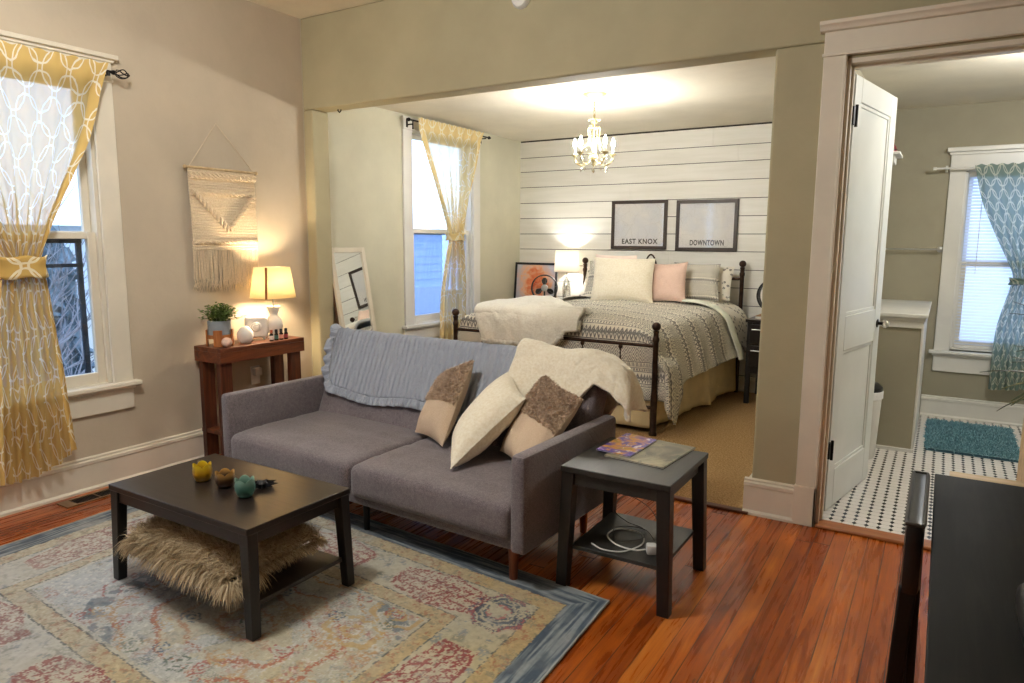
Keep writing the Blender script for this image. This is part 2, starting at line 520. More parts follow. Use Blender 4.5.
def floral():
    M = Mat('white_sprig_cotton', .9, spec=.15); u, v, _ = M.sep(M.tex('uv'))
    vv = M.comb(u, v); d = M.voro(M.comb(u*1.0, v*1.0), 22); n = M.noise(vv, 130, 2)
    a = d.lt(.30)*n.gt(.44)
    M.color(M.mix(a*.85, (236,230,216), (74,76,78))); return M.m
m_floral = floral()
m_skirt = simple('cream_bed_skirt', (226,206,160), .85, 0, .04, 5)

def glassm(name, tint=(245,250,255), fac=.9, rough=.02):
    m = bpy.data.materials.new(name); m.use_nodes = True; nt = m.node_tree; nt.nodes.clear()
    o = nt.nodes.new('ShaderNodeOutputMaterial'); g = nt.nodes.new('ShaderNodeBsdfGlossy'); g.inputs['Roughness'].default_value = rough
    t = nt.nodes.new('ShaderNodeBsdfTransparent'); t.inputs[0].default_value = lin(tint); mx = nt.nodes.new('ShaderNodeMixShader'); mx.inputs[0].default_value = fac
    nt.links.new(g.outputs[0], mx.inputs[1]); nt.links.new(t.outputs[0], mx.inputs[2]); nt.links.new(mx.outputs[0], o.inputs[0]); return m
m_glass = glassm('window_glass', (240,247,255), .93)
m_picglass = glassm('picture_glass', (255,255,255), .95, .05)
m_crystal = glassm('cut_crystal', (250,250,245), .55, .05)
def screenm():
    M = Mat('insect_screen', .8, spec=.1, color=(130,150,190)); 
    t = M.nt.nodes.new('ShaderNodeBsdfTransparent'); mx = M.nt.nodes.new('ShaderNodeMixShader'); mx.inputs[0].default_value = .84
    t.inputs[0].default_value = lin((222,234,255))
    M.nt.links.new(M.b.outputs[0], mx.inputs[1]); M.nt.links.new(t.outputs[0], mx.inputs[2]); M.nt.links.new(mx.outputs[0], M.out.inputs[0]); return M.m
m_screen = screenm()
def mirrorm():
    M = Mat('mirror_silvering', .01, 1, color=(235,238,236)); return M.m
m_mirror = mirrorm()
# ------------------------------------------------------------------ the room
HL, HB, HO, WT = 3.142, 2.632, 2.477, .165      # living / bedroom ceilings, opening height, divider thickness
XO, XC = 3.457, 3.69                            # right edge of the opening, left edge of the door casing
YB, YQ = 3.241, 3.138                           # bedroom and bathroom back walls
XR, YR = 6.0, -6.2                              # right and rear ends of the living room

def struct(mb, name, mat, **k):
    return tag(mb.build(name, mat, **k), kind='structure')

struct(MB().box(-.15, XR+.15, YR-.15, 0, -.12, 0), 'floor', m_floor, smooth=False)
struct(MB().box(-.15, 3.60, 0.0, YB+.15, -.12, .012), 'floor_bedroom', m_carpet, smooth=False)
struct(MB().box(3.60, XR+.15, 0.0, YB+.15, -.12, .004), 'floor_bathroom', m_tile, smooth=False)
struct(MB().box(-.15, XR+.15, YR-.15, WT, HL, HL+.1), 'ceiling', m_ceil, smooth=False)
struct(MB().box(-.15, 3.65, WT, YB+.15, HB, HB+.08), 'ceiling_bedroom', m_ceil, smooth=False)
struct(MB().box(3.65, XR+.15, WT, YB+.15, HB, HB+.08), 'ceiling_bathroom', m_ceil, smooth=False)

W1 = (-2.62, -1.59, .62, 2.41)    # window 1 hole: y0 y1 z0 z1
W4 = (-5.35, -4.25, .62, 2.41)    # unseen fourth window, added behind the camera for daylight from the left
W2 = (1.27, 2.26, .70, 2.50)
# left wall of the living room
w = MB()
w.box(-.15, 0, YR-.15, W4[0], 0, HL).box(-.15, 0, W4[1], W1[0], 0, HL).box(-.15, 0, W4[0], W4[1], 0, W4[2]).box(-.15, 0, W4[0], W4[1], W4[3], HL).box(-.15, 0, W1[1], 0, 0, HL).box(-.15, 0, W1[0], W1[1], 0, W1[2]).box(-.15, 0, W1[0], W1[1], W1[3], HL)
struct(w, 'wall_left', m_wall, smooth=False)
w = MB()
w.box(-.15, 0, 0, W2[0], 0, HL).box(-.15, 0, W2[1], YB+.15, 0, HL).box(-.15, 0, W2[0], W2[1], 0, W2[2]).box(-.15, 0, W2[0], W2[1], W2[3], HL)
struct(w, 'wall_left_bedroom', m_wallbed, smooth=False)
# divider with the wide opening and the bathroom doorway
DX0, DX1, DH = 3.80, 4.76, 2.375
w = MB()
w.box(0, .10, 0, WT, 0, HO).box(0, XR, 0, WT, HO, HL).box(XO, DX0, 0, WT, 0, HO).box(DX1, XR, 0, WT, 0, HO).box(DX0, DX1, 0, WT, DH, HO)
struct(w, 'wall_divider', m_walld, smooth=False, bevel=.012)
struct(MB().box(XR, XR+.15, YR-.15, 0, 0, HL), 'wall_right', m_wall, smooth=False)
struct(MB().box(0, XR, YR-.15, YR, 0, HL), 'wall_rear', m_wall, smooth=False)
# bedroom back wall: shiplap boards with shadow gaps
zs = [0, .165, .34, .515, .69, .87, 1.045, 1.225, 1.405, 1.579, 1.756, 1.929, 2.108, 2.283, 2.440, 2.618]
w = MB().box(0, 3.6, YB+.012, YB+.15, 0, HB)
struct(w, 'wall_back', simple('shiplap_gap', (58,54,48), .9, 0, .05), smooth=False)
w = MB()
for a, b in zip(zs[:-1], zs[1:]):
    js = [0.0, rnd.uniform(.7, 2.9), 3.6]
    for p, q in zip(js[:-1], js[1:]):
        w.box(p+.0008, q-.0008, YB, YB+.014, a+.0035, b-.0035)
struct(w, 'wall_back_shiplap', m_ship, smooth=False)
struct(MB().box(3.58, 3.70, WT, YB, 0, HB), 'wall_partition', [m_wallbath], smooth=False)
# bathroom back wall with its window
W3 = (4.37, 5.22, .60, 2.10)
w = MB()
w.box(3.70, W3[0], YQ, YB+.1, 0, HB).box(W3[1], XR, YQ, YB+.1, 0, HB).box(W3[0], W3[1], YQ, YB+.1, 0, W3[2]).box(W3[0], W3[1], YQ, YB+.1, W3[3], HB)
struct(w, 'wall_back_bathroom', m_wallbath, smooth=False)
struct(MB().box(5.55, 5.70, WT, YQ, 0, HB), 'wall_right_bathroom', m_wallbath, smooth=False)

# baseboards: a tall board with a rounded cap and a shoe moulding
def baseprof(h, t):
    return [(0,0), (t+.012,0), (t+.012,.014), (t,.026), (t,h-.045), (t+.006,h-.04), (t+.006,h-.022), (t-.006,h-.016), (t-.004,h-.006), (t-.012,h), (0,h)]
def baseboard(name, a, b, nrm, h=.205, t=.022, mat=None):
    """from a to b along a wall, profile growing along nrm."""
    a = Vector((a[0],a[1],0)); b = Vector((b[0],b[1],0)); n = Vector((nrm[0],nrm[1],0)); pr = baseprof(h, t); m = len(pr)
    vs = [a + n*p[0] + Vector((0,0,p[1])) for p in pr] + [b + n*p[0] + Vector((0,0,p[1])) for p in pr]
    fs = [tuple(range(m)), tuple(reversed(range(m, 2*m)))] + [((i+1) % m, i, m+i, m+(i+1) % m) for i in range(m)]
    return struct(MB().add(vs, fs), name, mat or m_trim, fixn=True)
baseboard('baseboard_left', (0, YR), (0, 0), (1, 0))
baseboard('baseboard_stub', (0, 0), (.10, 0), (0, -1))
baseboard('baseboard_left_bedroom', (0, WT), (0, YB), (1, 0))
baseboard('baseboard_back', (.03, YB), (3.58, YB), (0, -1), .16)
baseboard('baseboard_pillar', (XO-.034, 0), (XC, 0), (0, -1))
baseboard('baseboard_pillar_side', (XO, 0), (XO, WT+.03), (-1, 0))
baseboard('baseboard_divider_right', (DX1+.12, 0), (XR, 0), (0, -1))
baseboard('baseboard_back_bathroom', (4.195, YQ), (5.55, YQ), (0, -1), .186, mat=m_trimw)
baseboard('baseboard_right', (XR, YR), (XR, 0), (-1, 0))
baseboard('baseboard_rear', (0, YR), (XR, YR), (0, 1))

# thresholds
struct(MB().box(.10, XO, -.045, .004, 0, .016), 'trim_1', woodm('dark_threshold', (52,24,10), (82,42,20), (110,60,30)), bevel=.005)
struct(MB().box(DX0, DX1, -.03, .075, 0, .018), 'trim_2', woodm('oak_threshold', (128,72,34), (162,98,50), (186,122,70)), bevel=.006)

# bathroom doorway casing (living side), jambs, cornice
def casing_bath():
    w = MB()
    for x0, x1 in ((XC, DX0-.006), (DX1+.006, DX1+.12)):
        w.box(x0, x1, -.024, 0, .215, 2.405)
        w.box(x0-.006, x1+.002, -.032, 0, 0, .215)
    w.box(DX0-.018, DX0-.004, -.032, 0, 0, 2.40)
    w.box(XC, DX1+.12, -.024, 0, 2.405, 2.52)
    w.box(XC-.006, DX1+.13, -.034, 0, 2.400, 2.415)
    w.prism([(-.024,2.515), (-.04,2.520), (-.045,2.535), (-.06,2.545), (-.062,2.562), (0,2.562), (0,2.515)], XC-.022, DX1+.15, 'x')
    return w
struct(casing_bath(), 'trim_3', m_trim, bevel=.003, fixn=True)
w = MB().box(DX0-.012, DX0+.012, 0, WT+.01, .018, DH).box(DX1-.012, DX1+.012, 0, WT+.01, .018, DH).box(DX0, DX1, 0, WT+.01, DH-.012, DH+.012)
w.box(DX0+.012, DX0+.024, .05, .085, .018, DH-.012).box(DX1-.024, DX1-.012, .05, .085, .018, DH-.012).box(DX0, DX1, .05, .085, DH-.026, DH-.012)
struct(w, 'trim_4', m_trim, bevel=.002)
# bathroom side casing
struct(MB().box(DX0-.11, DX0, WT, WT+.02, 0, 2.40).box(DX1, DX1+.11, WT, WT+.02, 0, 2.40).box(DX0-.11, DX1+.11, WT, WT+.02, 2.40, 2.52), 'trim_5', m_trimw, bevel=.003)

# ---- windows ----
def window(name, wall, h, cas, head, stool_z, apron, meet, screen_low, mat, cornice=True, cor_top=None):
    """wall='x': in the left wall, coordinates along y; wall='y': in the back wall, coordinates along x."""
    a0, a1, z0, z1 = h
    root = thing(name, None, None, (0, 0, 0)); root['kind'] = 'structure'
    def B(mb, p0, p1, d0, d1, q0, q1):   # along, depth (positive = into the room), height
        if wall == 'x': mb.box(d0, d1, p0, p1, q0, q1)
        else: mb.box(p0, p1, YQ-d1, YQ-d0, q0, q1)
        return mb
    fr = MB()
    for p0, p1 in ((a0-cas, a0), (a1, a1+cas)): B(fr, p0, p1, 0, .022, stool_z, z1)
    B(fr, a0-cas, a1+cas, 0, .024, z1, head)
    B(fr, a0-cas-.004, a1+cas+.004, 0, .032, z1-.006, z1+.012)
    if cornice:
        ct = cor_top or head+.035
        B(fr, a0-cas-.012, a1+cas+.012, 0, .034, head, head+(ct-head)*.4); B(fr, a0-cas-.03, a1+cas+.03, 0, .055, head+(ct-head)*.4, ct)
    fr.build('window_frame', mat, root, bevel=.004)
    st = MB(); B(st, a0-cas-.035, a1+cas+.035, -.06, .062, stool_z-.024, stool_z+.004); B(st, a0-cas-.01, a1+cas+.01, 0, .03, stool_z-.045, stool_z-.024)
    B(st, a0-cas, a1+cas, 0, .02, apron, stool_z-.045)
    st.build('window_sill', mat, root, bevel=.006)
    jb = MB(); B(jb, a0-.002, a0+.02, -.148, .0, z0, z1); B(jb, a1-.02, a1+.002, -.148, .0, z0, z1); B(jb, a0, a1, -.148, 0, z1-.02, z1+.002); B(jb, a0, a1, -.148, -.0, z0-.02, z0+.012)
    jb.build('window_jamb', mat, root, bevel=.002)
    def sash(nm, d, q0, q1, m, sw=.045, br=.07):
        s = MB(); B(s, a0+.0195, a0+.02+sw, d, d+.035, q0, q1); B(s, a1-.02-sw, a1-.0195, d, d+.035, q0, q1)
        B(s, a0+.02+sw, a1-.02-sw, d+.001, d+.034, q0+.001, q0+br); B(s, a0+.02+sw, a1-.02-sw, d+.001, d+.034, q1-.04, q1-.001)
        o = s.build(nm, m, root, bevel=.004)
        g = MB(); B(g, a0+.02+sw, a1-.02-sw, d+.014, d+.018, q0+br, q1-.04); g.build('pane', m_glass, o, smooth=False)
    sash('lower_sash', -.06, z0+.008, meet+.02, mat)
    sash('upper_sash', -.10, meet-.02, z1-.02, mat, .04, .045)
    return root, B, (a0, a1)

r1, B1, _ = window('window_1', 'x', W1, .12, 2.515, .622, .452, 1.515, True, m_trim, True, 2.558)
s = MB(); m_storm = simple('storm_frame_grey', (52,60,72), .5, .3, .1)
B1(s, W1[0]+.065, W1[0]+.085, -.12, -.10, .64, 1.50); B1(s, W1[1]-.095, W1[1]-.065, -.12, -.10, .64, 1.50); B1(s, W1[0]+.06, W1[1]-.06, -.12, -.10, 1.47, 1.50)
B1(s, W1[0]+.06, W1[1]-.06, -.12, -.10, 1.33, 1.352); B1(s, W1[0]+.06, W1[1]-.06, -.12, -.10, .66, .69)
s.build('storm_frame', m_storm, r1, bevel=.003)
r2, B2, _ = window('window_2', 'x', W2, .125, 2.612, .700, .55, 1.585, True, m_trimw, False)
s = MB(); B2(s, W2[0]+.066, W2[1]-.066, -.115, -.1135, .72, 1.575); s.build('insect_screen', m_screen, r2, smooth=False)
s = MB(); B2(s, W2[0]+.06, W2[1]-.06, -.12, -.105, 1.555, 1.58); s.build('screen_bar', m_storm, r2, bevel=.002)
r3, B3, _ = window('window_3', 'y', W3, .115, 2.225, .585, .405, 1.33, True, m_trimw, True, 2.285)
window('window_added', 'x', W4, .12, 2.515, .622, .452, 1.515, True, m_trim, True, 2.558)  # out-of-view window added to let in more daylight
# window blind in the bathroom
bl = thing('window_blind', 'white slatted blind drawn down over the bathroom window', 'blind', (4.795, YQ+.03, .60))
m_blind = Mat('blind_slat', .5, color=(226,232,244)); m_blind.translucent((226,234,250), .5); m_blind = m_blind.m
s = MB(); n = 52
for i in range(n):
    z = .645 + i*(2.05-.645)/n
    s.add([(W3[0]+.03, YQ+.020, z), (W3[1]-.03, YQ+.020, z), (W3[1]-.03, YQ+.034, z+.024), (W3[0]+.03, YQ+.034, z+.024)], [(0,1,2,3)])
s.build('slats', m_blind, bl, smooth=False)
MB().box(W3[0]+.025, W3[1]-.025, YQ+.008, YQ+.045, 2.045, 2.08).build('headrail', m_white, bl, bevel=.003)
MB().box(W3[0]+.03, W3[1]-.03, YQ+.014, YQ+.04, .615, .638).build('bottom_rail', m_white, bl, bevel=.003)
MB().tube([(4.50, YQ+.004, 2.05), (4.50, YQ+.004, 1.25)], .003, 6).build('cord', m_white, bl)

# ---- bathroom door ----
door = thing('door_1', None, None, (3.818, .21, 0), math.atan2(.79, .145)); door['kind'] = 'structure'
L, T, Z0, Z1 = .80, .038, .012, 2.355
d = MB()
st, mid0, mid1 = .115, .905, 1.10
d.box(0, st, 0, T, Z0, Z1).box(L-st, L, 0, T, Z0, Z1).box(st, L-st, 0, T, Z0, .23).box(st, L-st, 0, T, Z1-.125, Z1).box(st, L-st, 0, T, mid0, mid1)
d.box(st-.002, L-st+.002, .013, T-.013, .22, Z1-.12)
m_door = simple('white_door_gloss', (228,230,226), .3, var=.02, scale=2)
d.build('door_leaf', m_door, door, local=True, bevel=.004)
e = MB()
for z0, z1 in ((.23, mid0), (mid1, Z1-.125)):
    for y in (.006, T-.014):
        e.box(st, st+.02, y, y+.008, z0, z1).box(L-st-.02, L-st, y, y+.008, z0, z1).box(st, L-st, y, y+.008, z0, z0+.02).box(st, L-st, y, y+.008, z1-.02, z1)
e.build('panel_molding', m_door, door, local=True, bevel=.003)
k = MB()
for sgn, y in ((-1, 0), (1, T)):
    k.lathe([(0,0),(.024,0),(.026,.004*sgn),(.010,.008*sgn),(.009,.030*sgn)], (L-.06, y, 1.01), 20, 'y')
k.build('knob_plate', m_black, door, local=True, fixn=True)
k = MB()
for sgn, y in ((-1, 0), (1, T)):
    k.lathe([(0,.028*sgn),(.016,.03*sgn),(.027,.042*sgn),(.027,.055*sgn),(.016,.066*sgn),(0,.068*sgn)], (L-.06, y, 1.01), 12, 'y')
k.build('door_handle', m_crystal, door, local=True, fixn=True, angle=20)
for z in (2.145, .37):
    h = MB().box(-.040, -.002, -.012, .008, z-.045, z+.045); h.tube([(-.004, -.014, z-.055), (-.004, -.014, z+.055)], .008, 10)
    h.build('hinge', m_black, door, local=True)

# half wall (enclosure) in the bathroom
PX, PY, PZ = 4.175, 1.78, .955
struct(MB().box(3.70, PX, PY, YQ, 0, PZ), 'wall_half', m_wallbath, smooth=False)
w = MB().box(3.70, PX+.035, PY-.03, YQ, PZ+.025, PZ+.05).box(3.70, PX+.022, PY-.018, YQ, PZ, PZ+.025).box(3.70, PX+.008, PY-.010, YQ, PZ-.05, PZ)
w.box(PX, PX+.016, PY-.004, YQ, 0, PZ).box(3.70, PX+.018, PY-.014, PY, 0, .03)
struct(w, 'trim_6', m_trimw, bevel=.003)

# ---- camera ----
def camera():
    f, p, y, r = 700.123, .143, .55, .006
    F = Vector((-math.sin(y)*math.cos(p), math.cos(y)*math.cos(p), -math.sin(p))); R = Vector((math.cos(y), math.sin(y), 0)); U = R.cross(F)
    R2 = R*math.cos(r) + U*math.sin(r); U2 = U*math.cos(r) - R*math.sin(r)
    cd = bpy.data.cameras.new('camera'); cd.sensor_width = 36; cd.lens = f/1024*36; cd.clip_start = .02; cd.clip_end = 200
    o = bpy.data.objects.new('camera', cd); COL.objects.link(o)
    M = Matrix((R2, U2, -F)).transposed().to_4x4(); M.translation = Vector((4.276, -3.893, 1.5)); o.matrix_world = M
    SC.camera = o
camera()
# ------------------------------------------------------------------ soft shapes
def softbox(mb, x0, x1, y0, y1, z0, z1, r=.03, n=(14, 10, 6), crown=0, crown_axis=2, fn=None, pinch=0):
    """box with rounded edges and a slight crown; fn maps the final points."""
    lo = np.array([x0, y0, z0]); hi = np.array([x1, y1, z1]); c = (lo+hi)/2; h = (hi-lo)/2
    def face(ax, sg):
        a, b = [(1, 2), (2, 0), (0, 1)][ax]
        u = np.linspace(-1, 1, n[a]+1); v = np.linspace(-1, 1, n[b]+1)
        u = np.sign(u)*(1-(1-np.abs(u))**1.4); v = np.sign(v)*(1-(1-np.abs(v))**1.4)
        U, W = np.meshgrid(u, v, indexing='ij'); P = np.zeros(U.shape+(3,)); P[..., a] = U; P[..., b] = W; P[..., ax] = sg
        if sg < 0: P = P[::-1]
        Q = P*h; inner = np.clip(Q, -(h-r), h-r); d = Q-inner; L = np.linalg.norm(d, axis=-1, keepdims=True)
        Q = inner + d/np.maximum(L, 1e-9)*np.minimum(L, r) if r > 0 else Q
        if crown:
            o = [i for i in range(3) if i != crown_axis]
            w = (1-np.abs(P[..., o[0]])**2.5)*(1-np.abs(P[..., o[1]])**2.5)
            Q[..., crown_axis] += np.sign(P[..., crown_axis])*np.where(np.abs(P[..., crown_axis]) > .3, 1, 0)*crown*w*np.abs(P[..., crown_axis])
        Q = Q + c
        if fn is not None: Q = fn(Q)
        mb.grid(Q, arcuv(Q))
    for ax in range(3):
        for sg in (-1, 1): face(ax, sg)
    return mb

def rot_pts(P, M):
    A = np.array(M); return P @ A[:3,:3].T + A[:3,3]

def cushion_net(q, t, n=30, pin=.07, p=2.6, sag=0, seed=0, wr=.006):
    """two grids for a cushion with corners q = BL, BR, TR, TL."""
    BL, BR, TR, TL = [np.array(a, float) for a in q]
    s = np.linspace(0, 1, n); A, B = np.meshgrid(s, s, indexing='ij')
    a = A*2-1; b = B*2-1
    A2 = .5 + (A-.5)*(1-pin*(1-b*b)); B2 = .5 + (B-.5)*(1-pin*(1-a*a))
    def bil(x, y):
        x = x[..., None]; y = y[..., None]
        return BL*(1-x)*(1-y) + BR*x*(1-y) + TR*x*y + TL*(1-x)*y
    P = bil(A2, B2); N = np.cross(BR-BL, TL-BL); N = N/np.linalg.norm(N)
    prof = np.maximum((1-np.abs(a)**p)*(1-np.abs(b)**p), 0)**.55
    w = (fbm(A*5+seed, B*5, seed)-.5)*wr*4*prof
    F = P + N*(t/2*prof + w)[..., None]; Bk = P - N*(t/2*prof)[..., None]
    F[..., 2] -= sag*prof; Bk[..., 2] -= sag*prof
    W = np.linalg.norm(BR-BL); H = np.linalg.norm(TL-BL)
    uv = np.stack([A*W, B*H], -1)
    return F, Bk, uv, N

def cushion(q, t, **k):
    F, Bk, uv, N = cushion_net(q, t, **k)
    mb = MB(); mb.grid(F, uv); mb.grid(Bk[::-1], uv[::-1]); return mb, F, Bk, N

def fuzz(mb, G, n, L, w, droop=.3, jit=.6, seed=3, mask=None, flat=None, seg=2, zscale=1):
    """tufts over a grid surface."""
    r = np.random.RandomState(seed); N = gnormals(G); a, b = G.shape[:2]
    u = r.rand(n)*(a-1.001); v = r.rand(n)*(b-1.001)
    if mask is not None:
        k = mask(u/(a-1), v/(b-1)); u = u[k]; v = v[k]
    i = u.astype(int); j = v.astype(int); fu = (u-i)[:, None]; fv = (v-j)[:, None]
    P = (G[i,j]*(1-fu)+G[i+1,j]*fu)*(1-fv) + (G[i,j+1]*(1-fu)+G[i+1,j+1]*fu)*fv
    return tufts(mb, P, N[i,j], L, w, droop, jit, seg, seed, flat)

# ------------------------------------------------------------------ rug
def rug():
    c, s = math.cos(-.075), math.sin(-.075)
    W, H = 2.78, 1.98; nx, ny = 660, 470
    u = np.linspace(0, W, nx); v = np.linspace(0, H, ny); U, V = np.meshgrid(u, v, indexing='ij')
    X = 3.195 + (U-W)*c - (-V)*s*1.0; Y = -1.335 + (U-W)*s - V*c
    X = 3.195 + (U-W)*c - V*(-s)*-1*-1 if False else 3.195 + (U-W)*c + V*.035
    wob = (fbm(U*2, V*2, 3)-.5)*.02
    Z = .012 + .003*fbm(U*30, V*30, 9)
    P = np.stack([X, Y + wob*0, Z], -1)
    # colour field
    n1 = fbm(U*9, V*9, 1, 5); n2 = fbm(U*26, V*26, 2, 4); n3 = fbm(U*60, V*60, 4, 3); n4 = fbm(U*3, V*3, 6, 4)
    wu = U + (n1-.5)*.05; wv = V + (n2-.5)*.03
    d = np.minimum.reduce([wu*0+U, W-U, V, H-V]) + (n3-.5)*.010
    def C(r, g, b): return np.array([r, g, b], float)
    def mixc(a, b, f): f = np.clip(f, 0, 1)[..., None]; return a*(1-f) + b*f
    col = np.ones(U.shape+(3,))*C(176, 174, 160)
    warm = np.clip((U/W-.35)*1.6 + (n4-.5)*1.2, 0, 1)
    field = mixc(C(164, 172, 176)*np.ones_like(col), C(186, 168, 122)*np.ones_like(col), warm*.85)
    # distressed blotches
    f1 = fbm(U*100, V*100, 61, 3); f2 = fbm(U*95, V*95, 62, 3); f3 = fbm(U*110, V*110, 63, 3)
    field = mixc(field, C(84, 110, 138), np.clip((n2-.52)*5, 0, 1)*(n1 > .46)*(f1 > .46)*.62*(1-warm*.45))
    field = mixc(field, C(92, 104, 92), np.clip((fbm(U*18, V*18, 21)-.52)*5, 0, 1)*(f2 > .5)*.5)
    field = mixc(field, C(170, 84, 78), np.clip((fbm(U*14, V*14, 31)-.55)*6, 0, 1)*(f3 > .52)*.6)
    field = mixc(field, C(192, 124, 62), np.clip((fbm(U*13, V*13, 41)-.57)*6, 0, 1)*(f1 > .5)*.6*(.4+warm))
    field = mixc(field, C(206, 202, 190), (f2 > .62)*.5)
    col = field
    def rings(cx, cy, rx, ry, cc, ks, wd=.10, thr=.38):
        nonlocal col
        th = np.arctan2(V-cy, U-cx); rr = np.sqrt(((wu-cx)/rx)**2 + ((wv-cy)/ry)**2)*(1+.06*np.cos(8*th))
        for kk in ks:
            m = (np.abs(rr-kk+(f1-.5)*.10) < wd*.42)*(f3+.12*np.sin(th*3) > thr+.06)
            col = mixc(col, cc, m*.75)
        return rr
    m = rings(1.62, 1.02, .44, .30, C(182, 88, 60), (1.0, .68, .3), .07); col = mixc(col, C(190, 166, 104), (m < 1.0)*(n1 > .48)*.4)
    m = rings(1.62, 1.02, .62, .43, C(186, 120, 60), (1.0,), .05, .45)
    col = mixc(col, C(84, 104, 122), (np.abs(m-1.16) < .09)*(n2 > .5)*.6)
    rings(.98, 1.14, .16, .11, C(180, 80, 74), (1.0, .5), .12, .45); rings(2.08, .62, .12, .07, C(196, 150, 80), (1., .4), .3, .3); rings(2.0, .80, .13, .08, C(190, 152, 84), (1., .4), .3, .3)
    rings(1.0, .75, .15, .12, C(80, 110, 132), (1.0, .6), .16, .45); rings(2.1, 1.35, .15, .12, C(80, 100, 122), (1.0, .6), .2, .45)
    for k in range(34):
        cx = .65 + nr.rand()*1.5; cy = .5 + nr.rand()*1.0
        rings(cx, cy, .03+.02*nr.rand(), .025+.015*nr.rand(), [C(180,78,72), C(70,98,128), C(196,140,72), C(90,110,92)][k % 4], (1.0, .4), .35, .42)
    # borders
    border = mixc(C(178, 176, 164)*np.ones_like(col), C(188, 172, 128)*np.ones_like(col), np.clip(warm*.9, 0, 1))
    border = mixc(border, C(100, 120, 142), np.clip((n2-.54)*5, 0, 1)*(f1 > .47)*.55)
    border = mixc(border, C(104, 112, 98), np.clip((fbm(U*20, V*20, 51)-.54)*5, 0, 1)*(f2 > .48)*.5)
    inb = (d < .58); col = np.where(inb[..., None], border, col)
    keep = np.clip(.25 + warm*.9, 0, 1)
    # guard stripes
    g1 = (d > .14)*(d < .225); g2 = (d > .485)*(d < .56)
    gold = mixc(C(184, 176, 150)*np.ones_like(col), C(194, 164, 108)*np.ones_like(col), keep)
    gold = mixc(gold, C(172, 96, 70), ((fbm(U*42, V*42, 91) > .62)*(f1 > .44))*.6); gold = mixc(gold, C(120, 122, 104), ((fbm(U*40, V*40, 92) > .60)*(f2 > .44))*.5); gold = mixc(gold, C(160, 140, 96), (f3 > .5)*.35)
    col = np.where((g1 | g2)[..., None], gold, col)
    for e in (.14, .228, .482, .562):
        col = mixc(col, C(66, 74, 78), (np.abs(d-e) < .0035)*(f1 > .42)*.6)
    # corner and border medallions in red line work
    def cart(cx, cy, lx, ly, hor):
        nonlocal col
        a = (wu-cx)/lx; b = (wv-cy)/ly
        if not hor: a, b = b, a
        hx = np.maximum(np.abs(a), np.abs(b)*.75 + np.abs(a)*.45)
        f = (hx < 1)
        jt = (f1-.5)*.07
        li = (np.abs(hx-.93+jt) < .045) | ((np.abs(np.sin(a*22+b*5+jt*20)) > .90) & f & (n2 > .42)) | ((np.abs(b+jt*.5) < .05) & f) | ((np.abs(np.abs(b)-.45+jt) < .05) & f & (f3 > .42)) | ((f2 > .60) & f)
        inn = mixc(col, C(196, 178, 150), f*.35)
        col = inn
        col = mixc(col, C(150, 36, 42), (li & (hx < 1) & (f3 > .42))*(.42+.30*keep))
        col = mixc(col, C(150, 84, 78), (f & (n2 > .56) & (f1 > .5))*.4)
    for cx in (.72, 1.42, 2.10): cart(cx, .355, .24, .105, True); cart(cx, H-.355, .24, .105, True)
    for cy in (.99,): cart(.355, cy, .105, .33, False); cart(W-.355, cy, .105, .36, False)
    for cx, cy in ((.355, .355), (W-.355, .355), (.355, H-.355), (W-.355, H-.355)):
        rings(cx, cy, .12, .12, C(60, 76, 100), (1.0, .75, .5), .2, .36); rings(cx, cy, .13, .13, C(188, 92, 92), (.95, .35), .2, .5)
    # outer blue edge with lengthwise streaks
    st = fbm(U*90, V*5, 77, 3)*(np.minimum(U, W-U) < np.minimum(V, H-V)) + fbm(U*5, V*90, 78, 3)*(np.minimum(U, W-U) >= np.minimum(V, H-V))
    edge = mixc(C(74, 90, 106)*np.ones_like(col), C(140, 150, 152)*np.ones_like(col), np.clip((st-.42)*4, 0, 1))
    col = np.where((d < .14)[..., None], edge, col)
    col = mixc(col, C(168, 164, 150), np.clip((n1-.52)*2.4, 0, .5)*(1-keep*.6))   # worn patches
    col = col*(.93 + .14*n3[..., None])
    col = mixc(col, C(196, 194, 186), (np.minimum.reduce([U, W-U, V, H-V]) < .008)*.8)
    gr = col.mean(-1, keepdims=True); fade = (.78 - .28*np.clip(1-warm, 0, 1))[..., None]; col = gr*(1-fade)+col*fade; col = col*.97+2
    c255 = np.clip(col, 0, 255)/255
    l = np.where(c255 <= .04045, c255/12.92, ((c255+.055)/1.055)**2.4)
    mb = MB(); mb.grid(P[:, ::-1], None)
    b = [tuple(P[0,0]-[0,0,.012])]
    M = Mat('vintage_rug_pile', .95, spec=.1); M.color(M.attr('Col')); M.bump(M.noise(M.pos(), 160, 3), .5, .004)
    o = mb.build('area_rug', M.m, angle=180)
    at = o.data.color_attributes.new('Col', 'FLOAT_COLOR', 'POINT')
    ll = np.concatenate([l[:, ::-1].reshape(-1, 3), np.ones((nx*ny, 1))], 1).astype(np.float32)
    at.data.foreach_set('color', ll.ravel())
    m = o.modifiers.new('s', 'SOLIDIFY'); m.thickness = .010; m.offset = -1
    tag(o, 'faded blue and cream vintage patterned area rug under the coffee table', 'rug')
rug()

